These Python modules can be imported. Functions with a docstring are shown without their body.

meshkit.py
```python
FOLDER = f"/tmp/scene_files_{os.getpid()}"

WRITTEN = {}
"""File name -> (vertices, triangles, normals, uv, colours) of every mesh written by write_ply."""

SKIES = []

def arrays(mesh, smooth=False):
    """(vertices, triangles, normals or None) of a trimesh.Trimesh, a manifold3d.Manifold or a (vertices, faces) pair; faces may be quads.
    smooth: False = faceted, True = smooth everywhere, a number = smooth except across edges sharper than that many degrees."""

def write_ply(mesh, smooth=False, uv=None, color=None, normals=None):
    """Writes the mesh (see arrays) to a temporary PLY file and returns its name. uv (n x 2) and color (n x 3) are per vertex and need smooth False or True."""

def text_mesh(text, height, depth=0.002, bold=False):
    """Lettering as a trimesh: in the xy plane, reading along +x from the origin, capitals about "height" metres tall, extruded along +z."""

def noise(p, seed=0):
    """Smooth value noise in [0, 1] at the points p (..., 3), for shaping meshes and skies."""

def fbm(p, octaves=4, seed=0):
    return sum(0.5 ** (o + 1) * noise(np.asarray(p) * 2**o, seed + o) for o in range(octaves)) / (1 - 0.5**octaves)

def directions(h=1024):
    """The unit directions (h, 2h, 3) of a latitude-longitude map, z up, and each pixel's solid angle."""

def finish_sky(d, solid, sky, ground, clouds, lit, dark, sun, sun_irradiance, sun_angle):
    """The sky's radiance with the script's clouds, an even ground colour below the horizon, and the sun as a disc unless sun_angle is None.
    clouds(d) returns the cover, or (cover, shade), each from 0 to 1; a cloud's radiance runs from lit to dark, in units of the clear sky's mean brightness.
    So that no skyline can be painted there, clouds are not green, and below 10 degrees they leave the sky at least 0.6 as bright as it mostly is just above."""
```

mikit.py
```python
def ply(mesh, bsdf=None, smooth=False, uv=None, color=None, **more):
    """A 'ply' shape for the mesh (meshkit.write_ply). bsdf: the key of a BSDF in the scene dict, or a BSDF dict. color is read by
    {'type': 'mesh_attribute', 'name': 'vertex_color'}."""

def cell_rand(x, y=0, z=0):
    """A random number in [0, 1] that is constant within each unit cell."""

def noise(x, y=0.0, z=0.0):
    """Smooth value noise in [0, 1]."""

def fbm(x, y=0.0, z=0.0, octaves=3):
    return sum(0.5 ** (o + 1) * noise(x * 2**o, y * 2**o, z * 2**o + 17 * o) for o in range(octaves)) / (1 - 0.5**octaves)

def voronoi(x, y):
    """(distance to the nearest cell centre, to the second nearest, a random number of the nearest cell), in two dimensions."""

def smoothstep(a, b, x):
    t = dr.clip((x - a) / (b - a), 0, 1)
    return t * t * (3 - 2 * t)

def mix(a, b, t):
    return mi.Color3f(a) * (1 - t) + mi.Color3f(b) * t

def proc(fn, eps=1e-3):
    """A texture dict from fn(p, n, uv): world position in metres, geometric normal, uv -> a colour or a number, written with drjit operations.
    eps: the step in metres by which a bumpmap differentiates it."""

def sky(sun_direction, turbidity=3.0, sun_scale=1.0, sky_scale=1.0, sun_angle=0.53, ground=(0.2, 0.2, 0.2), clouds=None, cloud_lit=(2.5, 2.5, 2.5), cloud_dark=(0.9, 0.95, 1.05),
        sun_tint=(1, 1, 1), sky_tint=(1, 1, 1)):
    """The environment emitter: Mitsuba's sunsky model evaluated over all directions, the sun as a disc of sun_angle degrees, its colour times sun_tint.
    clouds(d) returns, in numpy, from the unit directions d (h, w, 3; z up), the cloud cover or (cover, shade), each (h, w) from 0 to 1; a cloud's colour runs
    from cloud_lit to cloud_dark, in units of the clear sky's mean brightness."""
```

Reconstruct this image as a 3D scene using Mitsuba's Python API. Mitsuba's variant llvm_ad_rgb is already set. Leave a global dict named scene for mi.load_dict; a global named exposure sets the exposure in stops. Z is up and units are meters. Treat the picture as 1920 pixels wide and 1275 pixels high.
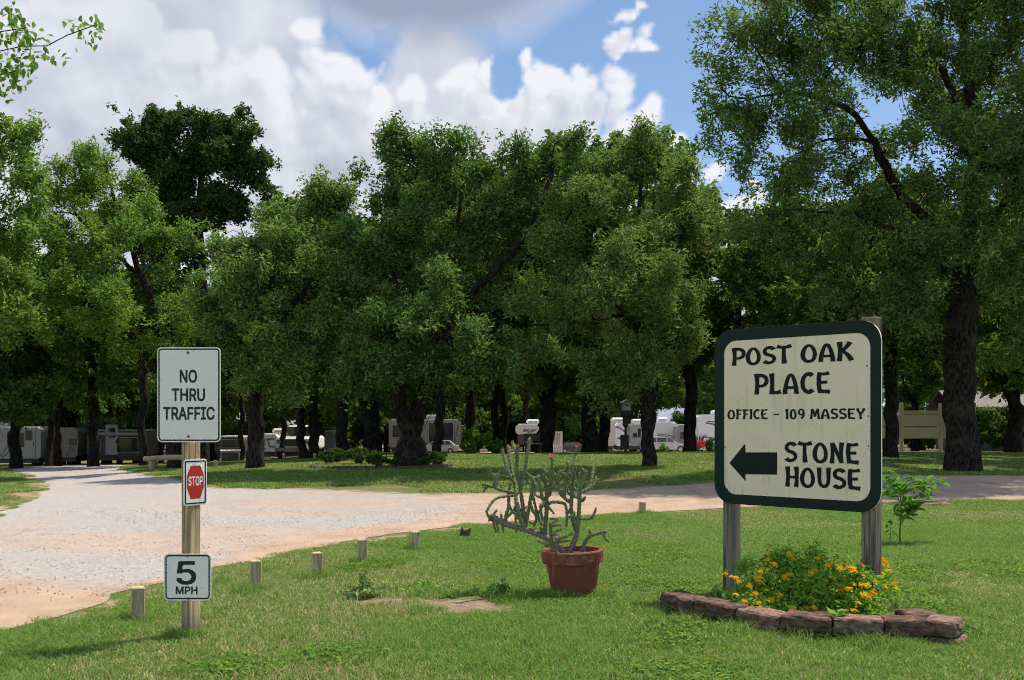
import math, random
import numpy as np
import trimesh, shapely
import shapely.geometry as sg
from shapely import affinity
from shapely.ops import unary_union
from scipy.spatial import cKDTree
from scipy.interpolate import RBFInterpolator
import drjit as dr
import mitsuba as mi
import mikit, meshkit
from mikit import noise, fbm, voronoi, cell_rand, smoothstep, mix

random.seed(7)
RNG = np.random.default_rng(7)
T = mi.ScalarTransform4f
scene, labels = {}, {}

# ------------------------------------------------------------------ camera
# A level camera with a raised lens: the horizon lies at row HZ of the 1920x1275 photograph.
FOV, W0, H0, HZ, CAMZ = 54.0, 1920.0, 1275.0, 790.0, 1.35
F = 960.0 / math.tan(math.radians(FOV / 2))
scene['camera'] = {'type': 'perspective', 'fov': FOV, 'fov_axis': 'x', 'near_clip': 0.1, 'far_clip': 3000.0,
                   'principal_point_offset_y': -(HZ - H0 / 2) / H0,
                   'to_world': T().look_at(origin=[0, 0, CAMZ], target=[0, 10, CAMZ], up=[0, 0, 1])}

# ------------------------------------------------------------------ sky and sun
SUN = (0.350, 0.295, 0.905)
_cr = np.random.default_rng(21)


def cumulus():
    """Cumulus banks as heaps of puffs: (azimuth, elevation, radius) in degrees."""
    banks = [  # azimuth, elevation of the base, half width, height
        (-9.8, 13.5, 3.2, 8.6), (-13.5, 12.0, 4.5, 7.0), (-6.2, 12.0, 3.0, 7.0), (-1.6, 9.0, 4.4, 10.6), (1.2, 9.0, 3.2, 11.0), (4.4, 10.0, 3.2, 10.0), (7.2, 8.0, 3.2, 9.0), (2.5, 8.0, 6.0, 6.0), (10.4, 8.0, 2.6, 6.6), (-8.0, 9.0, 5.0, 6.0),
        (6.7, 19.6, .8, 3.0), (13.0, 9, 2, 4.0), (-19.0, 12.0, 5.0, 7.0), (-24.0, 14.0, 4.0, 8.0), (-17.0, 16.0, 3.0, 5.0), (-21.5, 19.0, 3.0, 4.0),
        (-2.0, 3.0, 14.0, 11.0), (3.0, 9.0, 4.0, 10.5), (9.0, 6.0, 3.0, 9.5), (16.0, 6.0, 4.0, 6.5), (36.0, 6.0, 9.0, 9.0), (-38.0, 12.0, 10.0, 9.0)]
    out = []
    for a, e, w, h in banks:
        for k in range(int(16 + 9 * w)):
            s = _cr.uniform(-1, 1)
            top = h * (1 - abs(s) ** 2.6)
            f = _cr.uniform(0, 1) ** .6
            r = min(w, h) * _cr.uniform(.22, .46) * (1.25 - .75 * f)
            out.append((a + s * w, e + top * f - r * .5, max(r, .3)))
    return out


PUFFS = cumulus()


def heap(A, E, shape=False):
    """Height of the cumulus towards the viewer, negative outside; shape: its rounded form, for shading."""
    q = np.stack([A, E, 0 * A], -1)
    fb = lambda s, o, seed: (meshkit.fbm(q / s, o, seed) - .5) * 2
    WX, WY = fb(2.6, 6, 3) * 1.3, fb(2.6, 6, 9) * 1.3
    best = np.full(A.shape, -1.5)
    for a, e, r in PUFFS:
        t = np.hypot((A + WX - a) / r, (E + WY - e) / r)
        if shape:
            k = .22
            hh = np.sqrt(np.maximum(1.15 - t * t, 0)) * r ** .8 + np.minimum(1.15 - t * t, 0) * .4
        else:
            k = .35
            hh = np.maximum(1.25 - 1.1 * t - .15 * t * t, -1.5)
            hh = np.where(hh > 0, hh * r ** .7, hh)
        m = np.clip(.5 + .5 * (hh - best) / k, 0, 1)
        best = best * (1 - m) + hh * m + k * m * (1 - m)
    billow = 0
    for o in range(5): billow = billow + .55 ** o * (1 - np.abs(2 * meshkit.noise(q * 2 ** o / 2.0, 80 + o) - 1))
    return best + .42 * (billow / 2.1 - .55) + .16 * fb(1.1, 5, 90)


def clouds(d):
    az = np.degrees(np.arctan2(d[..., 0], d[..., 1]))
    el = np.degrees(np.arcsin(np.clip(d[..., 2], -1, 1)))
    g = meshkit.fbm(d * 3.2, 6, 5)   # out of view: broken cumulus goes on, cover raised for whiter ambient light
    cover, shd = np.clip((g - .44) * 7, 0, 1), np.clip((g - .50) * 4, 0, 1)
    idx = np.nonzero((np.abs(az) < 60) & (el < 45))
    A, E = az[idx] * np.cos(np.radians(el[idx])) / np.cos(np.radians(14.0)), el[idx]
    q = np.stack([A, E, 0 * A], -1)
    fb = lambda s, o, seed: (meshkit.fbm(q / s, o, seed) - .5) * 2
    h0 = heap(A, E)
    h1 = heap(A, E, True)
    relief = np.clip((h1 - heap(A + .3, E + .48, True)) * 1.0, -1, 1) * .36 + np.clip((h1 - heap(A + .9, E + 1.6, True)) * .55, -1, 1) * .55
    for a, e, w, h in ((-8.0, 21.0, 1.5, 1.5), (-.2, 19.9, .7, 1.5), (-12.6, 23.0, .9, .8), (1.5, 22.0, 2.0, .9), (10.6, 17.2, 1.2, 1.2)):
        h0 = h0 - 2.4 * np.exp(-((A + 1.3 * WXB(q * 1.6 + 9) - a) / w) ** 2 - ((E + 1.3 * WXB(q * 1.6 + 30) - e) / h) ** 2)
    cov = np.clip(h0 / .78 + .40 + .12 * fb(.9, 4, 91), 0, 1)
    cov = cov * cov * (3 - 2 * cov)
    low = np.clip((18.0 - E) / 7, -.3, 1)
    shade = np.clip(.44 - .85 * relief + .24 * fb(3.4, 5, 31) + .16 * low, 0, 1)
    shade = np.clip((shade - .34) * 1.5 + .36, 0, 1) * np.clip(.45 + h0 / 1.6, .2, 1)
    veil = np.clip((fb(7.0, 6, 61) * .5 + .05) * 1.6 + np.clip((-A - 6) / 8, -2.2, 1.0) + 1.3 * np.exp(-((A + WXB(q + 60) + 3.6) / 3.2) ** 2 - ((E - 19.5) / 4) ** 2) - 1.6 * np.exp(-((A + 1.3 * WXB(q * 1.6 + 9) + 8.0) / 1.6) ** 2 - ((E + 1.3 * WXB(q * 1.6 + 30) - 21) / 1.7) ** 2), 0, 1)
    sv = np.clip(.56 + .55 * fb(4.6, 6, 71) + .16 * fb(1.5, 4, 72), 0, 1)
    base = np.clip(1.3 - np.hypot((A + .6 * WXB(q) + 4.6) / 8.5, (E + .4 * WXB(q + 50) - 25.6) / 4.6), 0, 1)
    base = np.clip(base * 2.1, 0, 1) ** 1.1
    c = 1 - (1 - cov) * (1 - .95 * veil)
    sh = (cov * shade + (1 - cov) * veil * sv) / np.maximum(cov + (1 - cov) * veil, 1e-3)
    wleft = np.clip((-A - 11) / 8, 0, 1) * .6
    sh = sh * (1 - wleft) + np.clip(sv + .35 * (shade - .4), 0, 1) * wleft
    sh = .80 * sh * (1 - base) + 1.0 * base
    c = np.maximum(c, base * .97)
    w = np.clip((60 - np.abs(A)) / 12, 0, 1) * np.clip((45 - E) / 10, 0, 1)
    cover[idx] = cover[idx] * (1 - w) + c * w
    shd[idx] = shd[idx] * (1 - w) + sh * w
    return cover, shd


def WXB(q):
    return (meshkit.fbm(q / 3.0, 5, 44) - .5) * 3


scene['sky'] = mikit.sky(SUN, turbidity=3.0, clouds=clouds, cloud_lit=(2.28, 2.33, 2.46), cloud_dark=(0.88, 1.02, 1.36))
labels['sky'] = {'label': 'blue sky with white and grey cumulus clouds', 'category': 'sky', 'kind': 'structure'}
exposure = 2.0

# ------------------------------------------------------------------ naming and helpers
def numbered(name):
    key, k = name, 0
    while key in labels or key in scene or any(x.startswith(key + '__') for x in scene):
        k += 1
        key = f'{name}_{k:03d}'
    return key


USED = {}


def child(parent, name):
    k = USED.get((parent, name), 0)
    USED[(parent, name)] = k + 1
    return f'{parent}__{name}' + (f'_{k:03d}' if k else '')


def thing(name, label=None, cat=None, group=None, kind=None):
    key = numbered(name)
    labels[key] = {}
    if label: labels[key]['label'] = label
    if cat: labels[key]['category'] = cat
    if group: labels[key]['group'] = group
    if kind: labels[key]['kind'] = kind
    return key


def part(parent, name, mesh, bsdf, smooth=False, color=None, label=None, kind=None, **more):
    key = child(parent, name)
    scene[key] = mikit.ply(mesh, bsdf, smooth=smooth, color=color, **more)
    if label or kind:
        labels[key] = {}
        if label: labels[key]['label'] = label
        if kind: labels[key]['kind'] = kind
    return key


def whole(name, mesh, bsdf, label, cat=None, group=None, kind=None, smooth=False, color=None):
    key = thing(name, label, cat, group, kind)
    scene[key] = mikit.ply(mesh, bsdf, smooth=smooth, color=color)
    return key


def cat(meshes):
    return trimesh.util.concatenate(list(meshes))


def box(sx, sy, sz, at=(0, 0, 0), ch=0.0):
    """A box centred on 'at', its edges chamfered by ch."""
    if ch <= 0:
        m = trimesh.creation.box((sx, sy, sz))
    else:
        x, y, z = sx / 2, sy / 2, sz / 2
        p = [(a * (x - (0 if i == 0 else ch)), b * (y - (0 if i == 1 else ch)), c * (z - (0 if i == 2 else ch))) for i in range(3) for a in (-1, 1) for b in (-1, 1) for c in (-1, 1)]
        m = trimesh.convex.convex_hull(np.array(p))
    m.apply_translation(at)
    return m


def rot(m, deg, axis=(0, 0, 1), about=(0, 0, 0)):
    m.apply_transform(trimesh.transformations.rotation_matrix(math.radians(deg), axis, about))
    return m


def move(m, x=0, y=0, z=0):
    m.apply_translation((x, y, z))
    return m


def place(m, M):
    m = m.copy()
    m.apply_transform(M)
    return m


def frame(origin, right, up):
    """Local x = right, y = up, z = out of the face."""
    r = np.array(right, float); r /= np.linalg.norm(r)
    u = np.array(up, float); u -= r * (u @ r); u /= np.linalg.norm(u)
    M = np.eye(4)
    M[:3, 0], M[:3, 1], M[:3, 2], M[:3, 3] = r, u, np.cross(r, u), origin
    return M


def lathe(profile, n=40):
    return trimesh.creation.revolve(np.array(profile, float), sections=n)


def tube(points, radii, sides=6, cap=True):
    p = np.asarray(points, float)
    n = len(p)
    r = np.broadcast_to(np.asarray(radii, float), (n,))
    t = np.gradient(p, axis=0)
    t /= np.linalg.norm(t, axis=1, keepdims=True) + 1e-12
    a = np.empty_like(p)
    v = np.cross(t[0], [0.31, 0.95, 0.05]); a[0] = v / (np.linalg.norm(v) + 1e-9)
    for i in range(1, n):
        v = a[i - 1] - t[i] * (a[i - 1] @ t[i])
        a[i] = v / (np.linalg.norm(v) + 1e-9)
    b = np.cross(t, a)
    ang = np.arange(sides) * 2 * np.pi / sides
    V = (p[:, None] + r[:, None, None] * (np.cos(ang)[None, :, None] * a[:, None] + np.sin(ang)[None, :, None] * b[:, None])).reshape(-1, 3)
    i, j = np.meshgrid(np.arange(n - 1), np.arange(sides), indexing='ij')
    q = np.stack([i * sides + j, i * sides + (j + 1) % sides, (i + 1) * sides + (j + 1) % sides, (i + 1) * sides + j], -1).reshape(-1, 4)
    Fc = np.vstack([q[:, [0, 1, 2]], q[:, [0, 2, 3]]])
    if cap:
        m = len(V)
        V = np.vstack([V, p[:1], p[-1:]])
        k = np.arange(sides)
        Fc = np.vstack([Fc, np.stack([k * 0 + m, (k + 1) % sides, k], 1), np.stack([k * 0 + m + 1, (n - 1) * sides + k, (n - 1) * sides + (k + 1) % sides], 1)])
    return V, Fc


def join(parts):
    at, V, Fc = 0, [], []
    for v, f in parts:
        V.append(v); Fc.append(np.asarray(f) + at); at += len(v)
    return np.vstack(V), np.vstack(Fc)


def mesh(vf):
    return trimesh.Trimesh(vf[0], vf[1], process=False)


def extrude(shape, depth):
    shape = shape.buffer(0)
    gs = [g for g in getattr(shape, 'geoms', [shape]) if g.area > 1e-9]
    return cat(trimesh.creation.extrude_polygon(g, depth, engine='earcut') for g in gs)


def rrect(x0, y0, x1, y1, r):
    return sg.box(x0 + r, y0 + r, x1 - r, y1 - r).buffer(r, quad_segs=10)


# ------------------------------------------------------------------ materials
def rgb(*c):
    return {'type': 'rgb', 'value': list(c)}


def mat(name, color, rough=.6, spec=.4, **more):
    scene[name] = {'type': 'twosided', 'bsdf': {'type': 'principled', 'base_color': color if isinstance(color, dict) else rgb(*color), 'roughness': rough, 'specular': spec, **more}}
    return name


def bumped(name, color, height, rough=.9, spec=.2, eps=2e-3):
    scene[name] = {'type': 'twosided', 'bsdf': {'type': 'bumpmap', 'scale': 1.0, 'arbitrary': mikit.proc(height, eps), 'bsdf': {'type': 'principled', 'base_color': color, 'roughness': rough, 'specular': spec}}}
    return name


VCOL = {'type': 'mesh_attribute', 'name': 'vertex_color'}


def leafmat(name, trans=.8, rough=.4, eta=1.45):
    scene[name] = {'type': 'principledthin', 'base_color': VCOL, 'roughness': rough, 'diff_trans': trans, 'eta': eta, 'spec_trans': 0.0}
    return name


leafmat('leaf_material', .85, .33, 1.55)
leafmat('grass_material', 1.0, .5)
leafmat('petal_material', .7, .6)
mat('vertex_paint', VCOL, .85, .2)


def bark_height(p, n, uv):
    a = fbm(p.x * 16, p.y * 16, p.z * 4)
    r = 1 - dr.abs(2 * noise(p.x * 40, p.y * 40, p.z * 8) - 1)
    return .012 * a + .010 * r


def bark_color(p, n, uv):
    a = fbm(p.x * 30, p.y * 30, p.z * 7)
    c = mix((.010, .008, .007), (.046, .041, .036), smoothstep(.3, .75, a))
    return mix(c, (.075, .078, .062), .5 * smoothstep(.55, .8, fbm(p.x * 2, p.y * 2, p.z * 2.5)))


bumped('bark_material', mikit.proc(bark_color), bark_height, .95, .1, 5e-3)


def post_color(p, n, uv):
    g = fbm(p.x * 60 + 3 * noise(p.z * 2), p.y * 60, p.z * 2.2)
    k = noise(p.x * 240, p.y * 240, p.z * 5)
    c = mix((.33, .25, .145), (.56, .47, .30), smoothstep(.28, .72, g))
    c = mix(c, (.20, .155, .09), .55 * smoothstep(.66, .8, k))
    crack = smoothstep(.70, .74, noise(p.x * 95, p.y * 95, p.z * .9))
    c = mix(c, (.10, .075, .045), .75 * crack)
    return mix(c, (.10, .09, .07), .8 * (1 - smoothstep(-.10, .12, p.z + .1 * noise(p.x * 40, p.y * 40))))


def grain_height(p, n, uv):
    return .0016 * fbm(p.x * 120, p.y * 120, p.z * 4)


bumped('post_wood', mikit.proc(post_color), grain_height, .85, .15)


def grey_color(p, n, uv):
    g = fbm(p.x * 75, p.y * 75, p.z * 2.6)
    c = mix((.10, .088, .075), (.29, .26, .225), smoothstep(.25, .75, g))
    crack = smoothstep(.69, .74, noise(p.x * 80, p.y * 80, p.z * 1.1))
    return mix(c, (.05, .045, .04), .8 * crack)


bumped('grey_wood', mikit.proc(grey_color), grain_height, .9, .12)


def bollard_color(p, n, uv):
    g = fbm(p.x * 70, p.y * 70, p.z * 6)
    c = mix((.30, .25, .15), (.52, .46, .31), smoothstep(.25, .75, g))
    return mix(c, (.16, .13, .09), .6 * smoothstep(.60, .8, fbm(p.x * 9, p.y * 9, p.z * 9)))


bumped('bollard_wood', mikit.proc(bollard_color), grain_height, .9, .12)


def block_color(p, n, uv):
    g = fbm(p.x * 30, p.y * 30, p.z * 30)
    c = mix((.12, .078, .060), (.27, .19, .155), smoothstep(.25, .8, g))
    return mix(c, (.055, .042, .036), .7 * smoothstep(.52, .72, fbm(p.x * 6, p.y * 6, p.z * 9)))


def block_height(p, n, uv):
    return .012 * fbm(p.x * 45, p.y * 45, p.z * 45)


bumped('block_material', mikit.proc(block_color), block_height, .95, .1)
bumped('block_material_pale', mikit.proc(lambda p, n, uv: block_color(p, n, uv) * mi.Color3f(1.45, 1.38, 1.35)), block_height, .95, .1)
bumped('block_material_dark', mikit.proc(lambda p, n, uv: block_color(p, n, uv) * mi.Color3f(.62, .60, .62)), block_height, .95, .1)
BLOCKS = ['block_material_dark', 'block_material_dark', 'block_material', 'block_material_dark', 'block_material']


def clay_color(p, n, uv):
    g = fbm(p.x * 12, p.y * 12, p.z * 12)
    c = mix((.165, .050, .028), (.24, .080, .045), g)
    drip = smoothstep(.62, .8, noise(p.x * 26, p.y * 26, p.z * 2.0)) * smoothstep(.2, .6, noise(p.x * 7, p.y * 7, p.z * 7))
    c = mix(c, (.40, .25, .18), .35 * drip)
    band = smoothstep(.55, .75, fbm(p.x * 28, p.y * 28, p.z * 34)) * smoothstep(.13, .17, p.z) * (1 - smoothstep(.20, .24, p.z))
    return mix(mix(c, (.45, .33, .26), .5 * band), (.13, .065, .04), .55 * (1 - smoothstep(-.16, -.04, p.z + .06 * noise(p.x * 20, p.y * 20))))


bumped('clay_material', mikit.proc(clay_color), lambda p, n, uv: .0015 * fbm(p.x * 60, p.y * 60, p.z * 60), .8, .25)


def cream_color(p, n, uv):
    g = fbm(p.x * 5, p.y * 5, p.z * 1.5)
    c = mix((.86, .755, .54), (.89, .80, .61), g)
    s = smoothstep(.60, .85, noise(p.x * 34, p.y * 34, p.z * 2)) * (.35 + .65 * (1 - smoothstep(.65, 1.15, p.z)))
    c = mix(c, (.46, .41, .30), .5 * s)
    return mix(c, (.36, .31, .22), .5 * smoothstep(.74, .80, noise(p.x * 90, p.y * 90, p.z * 90)) * smoothstep(.5, .7, noise(p.x * 6, p.y * 6, p.z * 6)))


mat('cream_paint', mikit.proc(cream_color), .55, .4)
mat('green_paint', mikit.proc(lambda p, n, uv: mix((.006, .019, .015), (.013, .032, .026), fbm(p.x * 9, p.y * 9, p.z * 30))), .6, .2)
mat('dark_lettering', (.007, .014, .012), .6, .2)


def sheet_white(p, n, uv):
    g = fbm(p.x * 8, p.y * 8, p.z * 8)
    c = mix((.86, .85, .84), (.90, .89, .88), g)
    return mix(c, (.50, .45, .40), .4 * smoothstep(.87, .92, noise(p.x * 60, p.y * 60, p.z * 60)))


mat('sign_white', mikit.proc(sheet_white), .45, .4)
mat('sign_black', (.018, .019, .022), .5, .4)
mat('sign_red', (.50, .030, .028), .45, .4)
mat('aluminium', (.55, .56, .57), .45, .5, metallic=.8)
mat('dark_steel', (.05, .048, .045), .5, .5)
mat('rv_white', (.78, .79, .80), .35, .5)
mat('rv_cream', (.62, .59, .52), .4, .5)
mat('rv_grey', (.30, .31, .32), .4, .5)
mat('rv_tan', (.26, .23, .19), .5, .4)
mat('rv_brown', (.075, .066, .058), .6, .3)
mat('rv_stripe', (.10, .13, .19), .4, .5)
mat('dark_glass', (.02, .024, .028), .08, .6)
mat('pale_glass', (.08, .11, .11), .08, .7)
mat('tyre_rubber', (.025, .025, .026), .8, .2)
mat('car_silver', (.50, .52, .55), .25, .6, metallic=.3)
mat('car_dark', (.035, .04, .05), .2, .6)
mat('lamp_red', (.45, .03, .02), .2, .6)
mat('fence_tan', (.62, .52, .34), .8, .2)
mat('black_metal', (.02, .021, .022), .5, .4)
mat('wire_grey', (.12, .12, .12), .6, .3)

# ------------------------------------------------------------------ terrain
def ray_point(px, py, Y):
    return np.array([(px - 960) / F * Y, Y, CAMZ - (py - HZ) / F * Y])


CTRL = []
for Y in (-60, -20, 0, 4, 8, 12, 16):
    for X in (-60, -25, -10, 0, 10, 25, 60):
        s = -.0185 * max(Y, 0)
        CTRL.append((X, Y, s - .03 * max(-3 - X, 0) * (1 if 0 < Y < 14 and X > -26 else 0)* .5))
for px, py, Y in ((1700, 942, 20.5), (1920, 937, 21), (1700, 892, 25.5), (1920, 893, 25.5), (1340, 905, 24), (1150, 918, 23.5), (950, 928, 22.3), (700, 925, 22.5), (540, 917, 24), (400, 917, 24),
                  (1213, 876, 30), (760, 876, 29), (1000, 860, 33), (600, 870, 31), (1400, 860, 31), (1805, 884, 28), (1000, 854, 45), (1100, 851, 60), (1100, 849, 80), (1250, 848, 75), (800, 851, 60), (700, 850, 80),
                  (150, 872, 58), (60, 905, 31), (300, 872, 50), (0, 880, 46), (0, 874, 62), (300, 868, 60), (480, 865, 45), (480, 862, 70), (1700, 846, 48), (1900, 847, 48), (1900, 847, 75), (1500, 849, 48), (1500, 848, 75)):
    CTRL.append(tuple(ray_point(px, py, Y)))
for Y in (120, 200):
    for X in (-120, -60, 0, 60, 120):
        CTRL.append((X, Y, -1.8))
CTRL = np.array(CTRL)
_rbf = RBFInterpolator(CTRL[:, :2], CTRL[:, 2], kernel='thin_plate_spline', smoothing=.6)
GX = np.sinh(np.linspace(-5.2, 5.2, 241)) * 8.0
GX = np.sort(np.unique(np.concatenate([GX[np.abs(GX) < 500], [-900, 900]])))
GY = np.sort(np.unique(np.concatenate([np.arange(-3, 42, .3), 42 + np.cumsum(.35 * 1.05 ** np.arange(60)), -3 - np.cumsum(.6 * 1.2 ** np.arange(24)), [280, 400, 600, 900]])))
GY = GY[(GY > -250)]
_X, _Y = np.meshgrid(GX, GY)
_in = (np.abs(_X) < 115) & (_Y < 195) & (_Y > -55)
GZ = np.full(_X.shape, -1.8)
GZ[_in] = _rbf(np.stack([_X[_in], _Y[_in]], 1))
far = np.where(_Y > 60, -1.8, np.where(_Y > 0, -.9 * _Y / 60, 0.0))
wt = np.clip((np.maximum(np.abs(_X), np.maximum(_Y - 80, -_Y * 2)) - 75) / 35, 0, 1)
GZ = np.where(_in, GZ, far) * (1 - wt) + far * wt
GZ += (meshkit.fbm(np.stack([_X / 1.6, _Y / 1.6, 0 * _X], -1), 3, 4) - .5) * .05 * np.clip((_Y - 2) / 4, 0, 1) * np.clip((60 - _Y) / 20, 0, 1)


def ground(x, y):
    x, y = np.asarray(x, float), np.asarray(y, float)
    i = np.clip(np.searchsorted(GX, x) - 1, 0, len(GX) - 2)
    j = np.clip(np.searchsorted(GY, y) - 1, 0, len(GY) - 2)
    u, v = (x - GX[i]) / (GX[i + 1] - GX[i]), (y - GY[j]) / (GY[j + 1] - GY[j])
    return (GZ[j, i] * (1 - u) + GZ[j, i + 1] * u) * (1 - v) + (GZ[j + 1, i] * (1 - u) + GZ[j + 1, i + 1] * u) * v


_YS = np.concatenate([np.arange(3, 45, .02), np.arange(45, 110, .1)])


def on_ground(px, py):
    """The ground point that shows at a place of the photograph (used to measure the site)."""
    k = (px - 960) / F
    z = CAMZ - (py - HZ) / F * _YS
    below = z <= ground(k * _YS, _YS)
    Y = _YS[np.argmax(below)] if below.any() else 100.0
    return np.array([k * Y, Y, float(ground(k * Y, Y))])


def at(px, Y):
    x = (px - 960) / F * Y
    return np.array([x, Y, float(ground(x, Y))])


# the near edge of the gravel road, and the road's outline
NEAR = [(-500, 1375), (-200, 1266), (0, 1190), (150, 1143), (250, 1110), (400, 1067), (560, 1034), (640, 1020), (720, 1004), (900, 984), (1050, 973), (1200, 962), (1350, 954), (1700, 942), (1920, 937), (2300, 931)]
FAR = [(2300, 892), (1920, 893), (1700, 892), (1500, 898), (1340, 906), (1150, 918), (950, 928), (800, 929), (700, 926), (540, 918), (420, 919), (340, 908), (275, 894), (232, 882), (225, 876), (235, 872.5), (130, 872.5), (40, 877), (22, 884), (70, 896), (92, 912), (80, 928), (40, 950), (0, 966), (-200, 1020), (-500, 1090)]
near_w = np.array([on_ground(*p) for p in NEAR])
far_w = np.array([on_ground(*p) for p in FAR])
ring = np.vstack([near_w, far_w])[:, :2]


def wobble(line, amp, seed):
    ls = sg.LinearRing(line)
    s = np.arange(0, ls.length, .22)
    p = np.array([ls.interpolate(t).coords[0] for t in s])
    p += (meshkit.fbm(np.stack([p[:, 0] / .7, p[:, 1] / .7, 0 * s], -1)[:, None, :], 3, seed)[:, 0] - .5)[:, None] * amp * np.array([1, 1])
    return sg.Polygon(p).buffer(0)


ROAD = wobble(ring, .5, 5)
if ROAD.geom_type != 'Polygon':
    ROAD = max(ROAD.geoms, key=lambda g: g.area)
FARROAD = sg.Polygon([on_ground(*p)[:2] for p in [(900, 850.5), (1345, 850.5), (1600, 850.5)]] + [at(px, y)[:2] for px, y in ((1600, 70), (1100, 88), (900, 88))]).buffer(0)
shapely.prepare(ROAD)
DIRT = on_ground(785, 1138)
EDGE = np.polyfit(near_w[1:13, 0], near_w[1:13, 1], 4)
EX0, EX1 = float(near_w[1, 0]), float(near_w[12, 0])


def draped(poly, lift, big=.9):
    x0, y0, x1, y1 = poly.bounds
    shapely.prepare(poly)
    V, Fc, n = [], [], 0
    y = y0
    while y < y1:
        hy = min(max(.45, .03 * y), 1.5)
        for x in np.arange(x0, x1, big):
            c = sg.box(x, y, x + big, y + hy)
            if not poly.intersects(c): continue
            g = c if poly.contains(c) else poly.intersection(c)
            for q in getattr(g, 'geoms', [g]):
                if q.geom_type != 'Polygon' or q.area < 1e-5: continue
                v, f = trimesh.creation.triangulate_polygon(q, engine='earcut')
                V.append(v); Fc.append(f + n); n += len(v)
        y += hy
    V = np.vstack(V)
    return trimesh.Trimesh(np.column_stack([V, ground(V[:, 0], V[:, 1]) + lift]), np.vstack(Fc), process=False)


def edge_dist(p):
    x = dr.clip(p.x, EX0, EX1)
    e = mi.Float(0.0)
    for c in EDGE: e = e * x + float(c)
    return p.y - e


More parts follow.
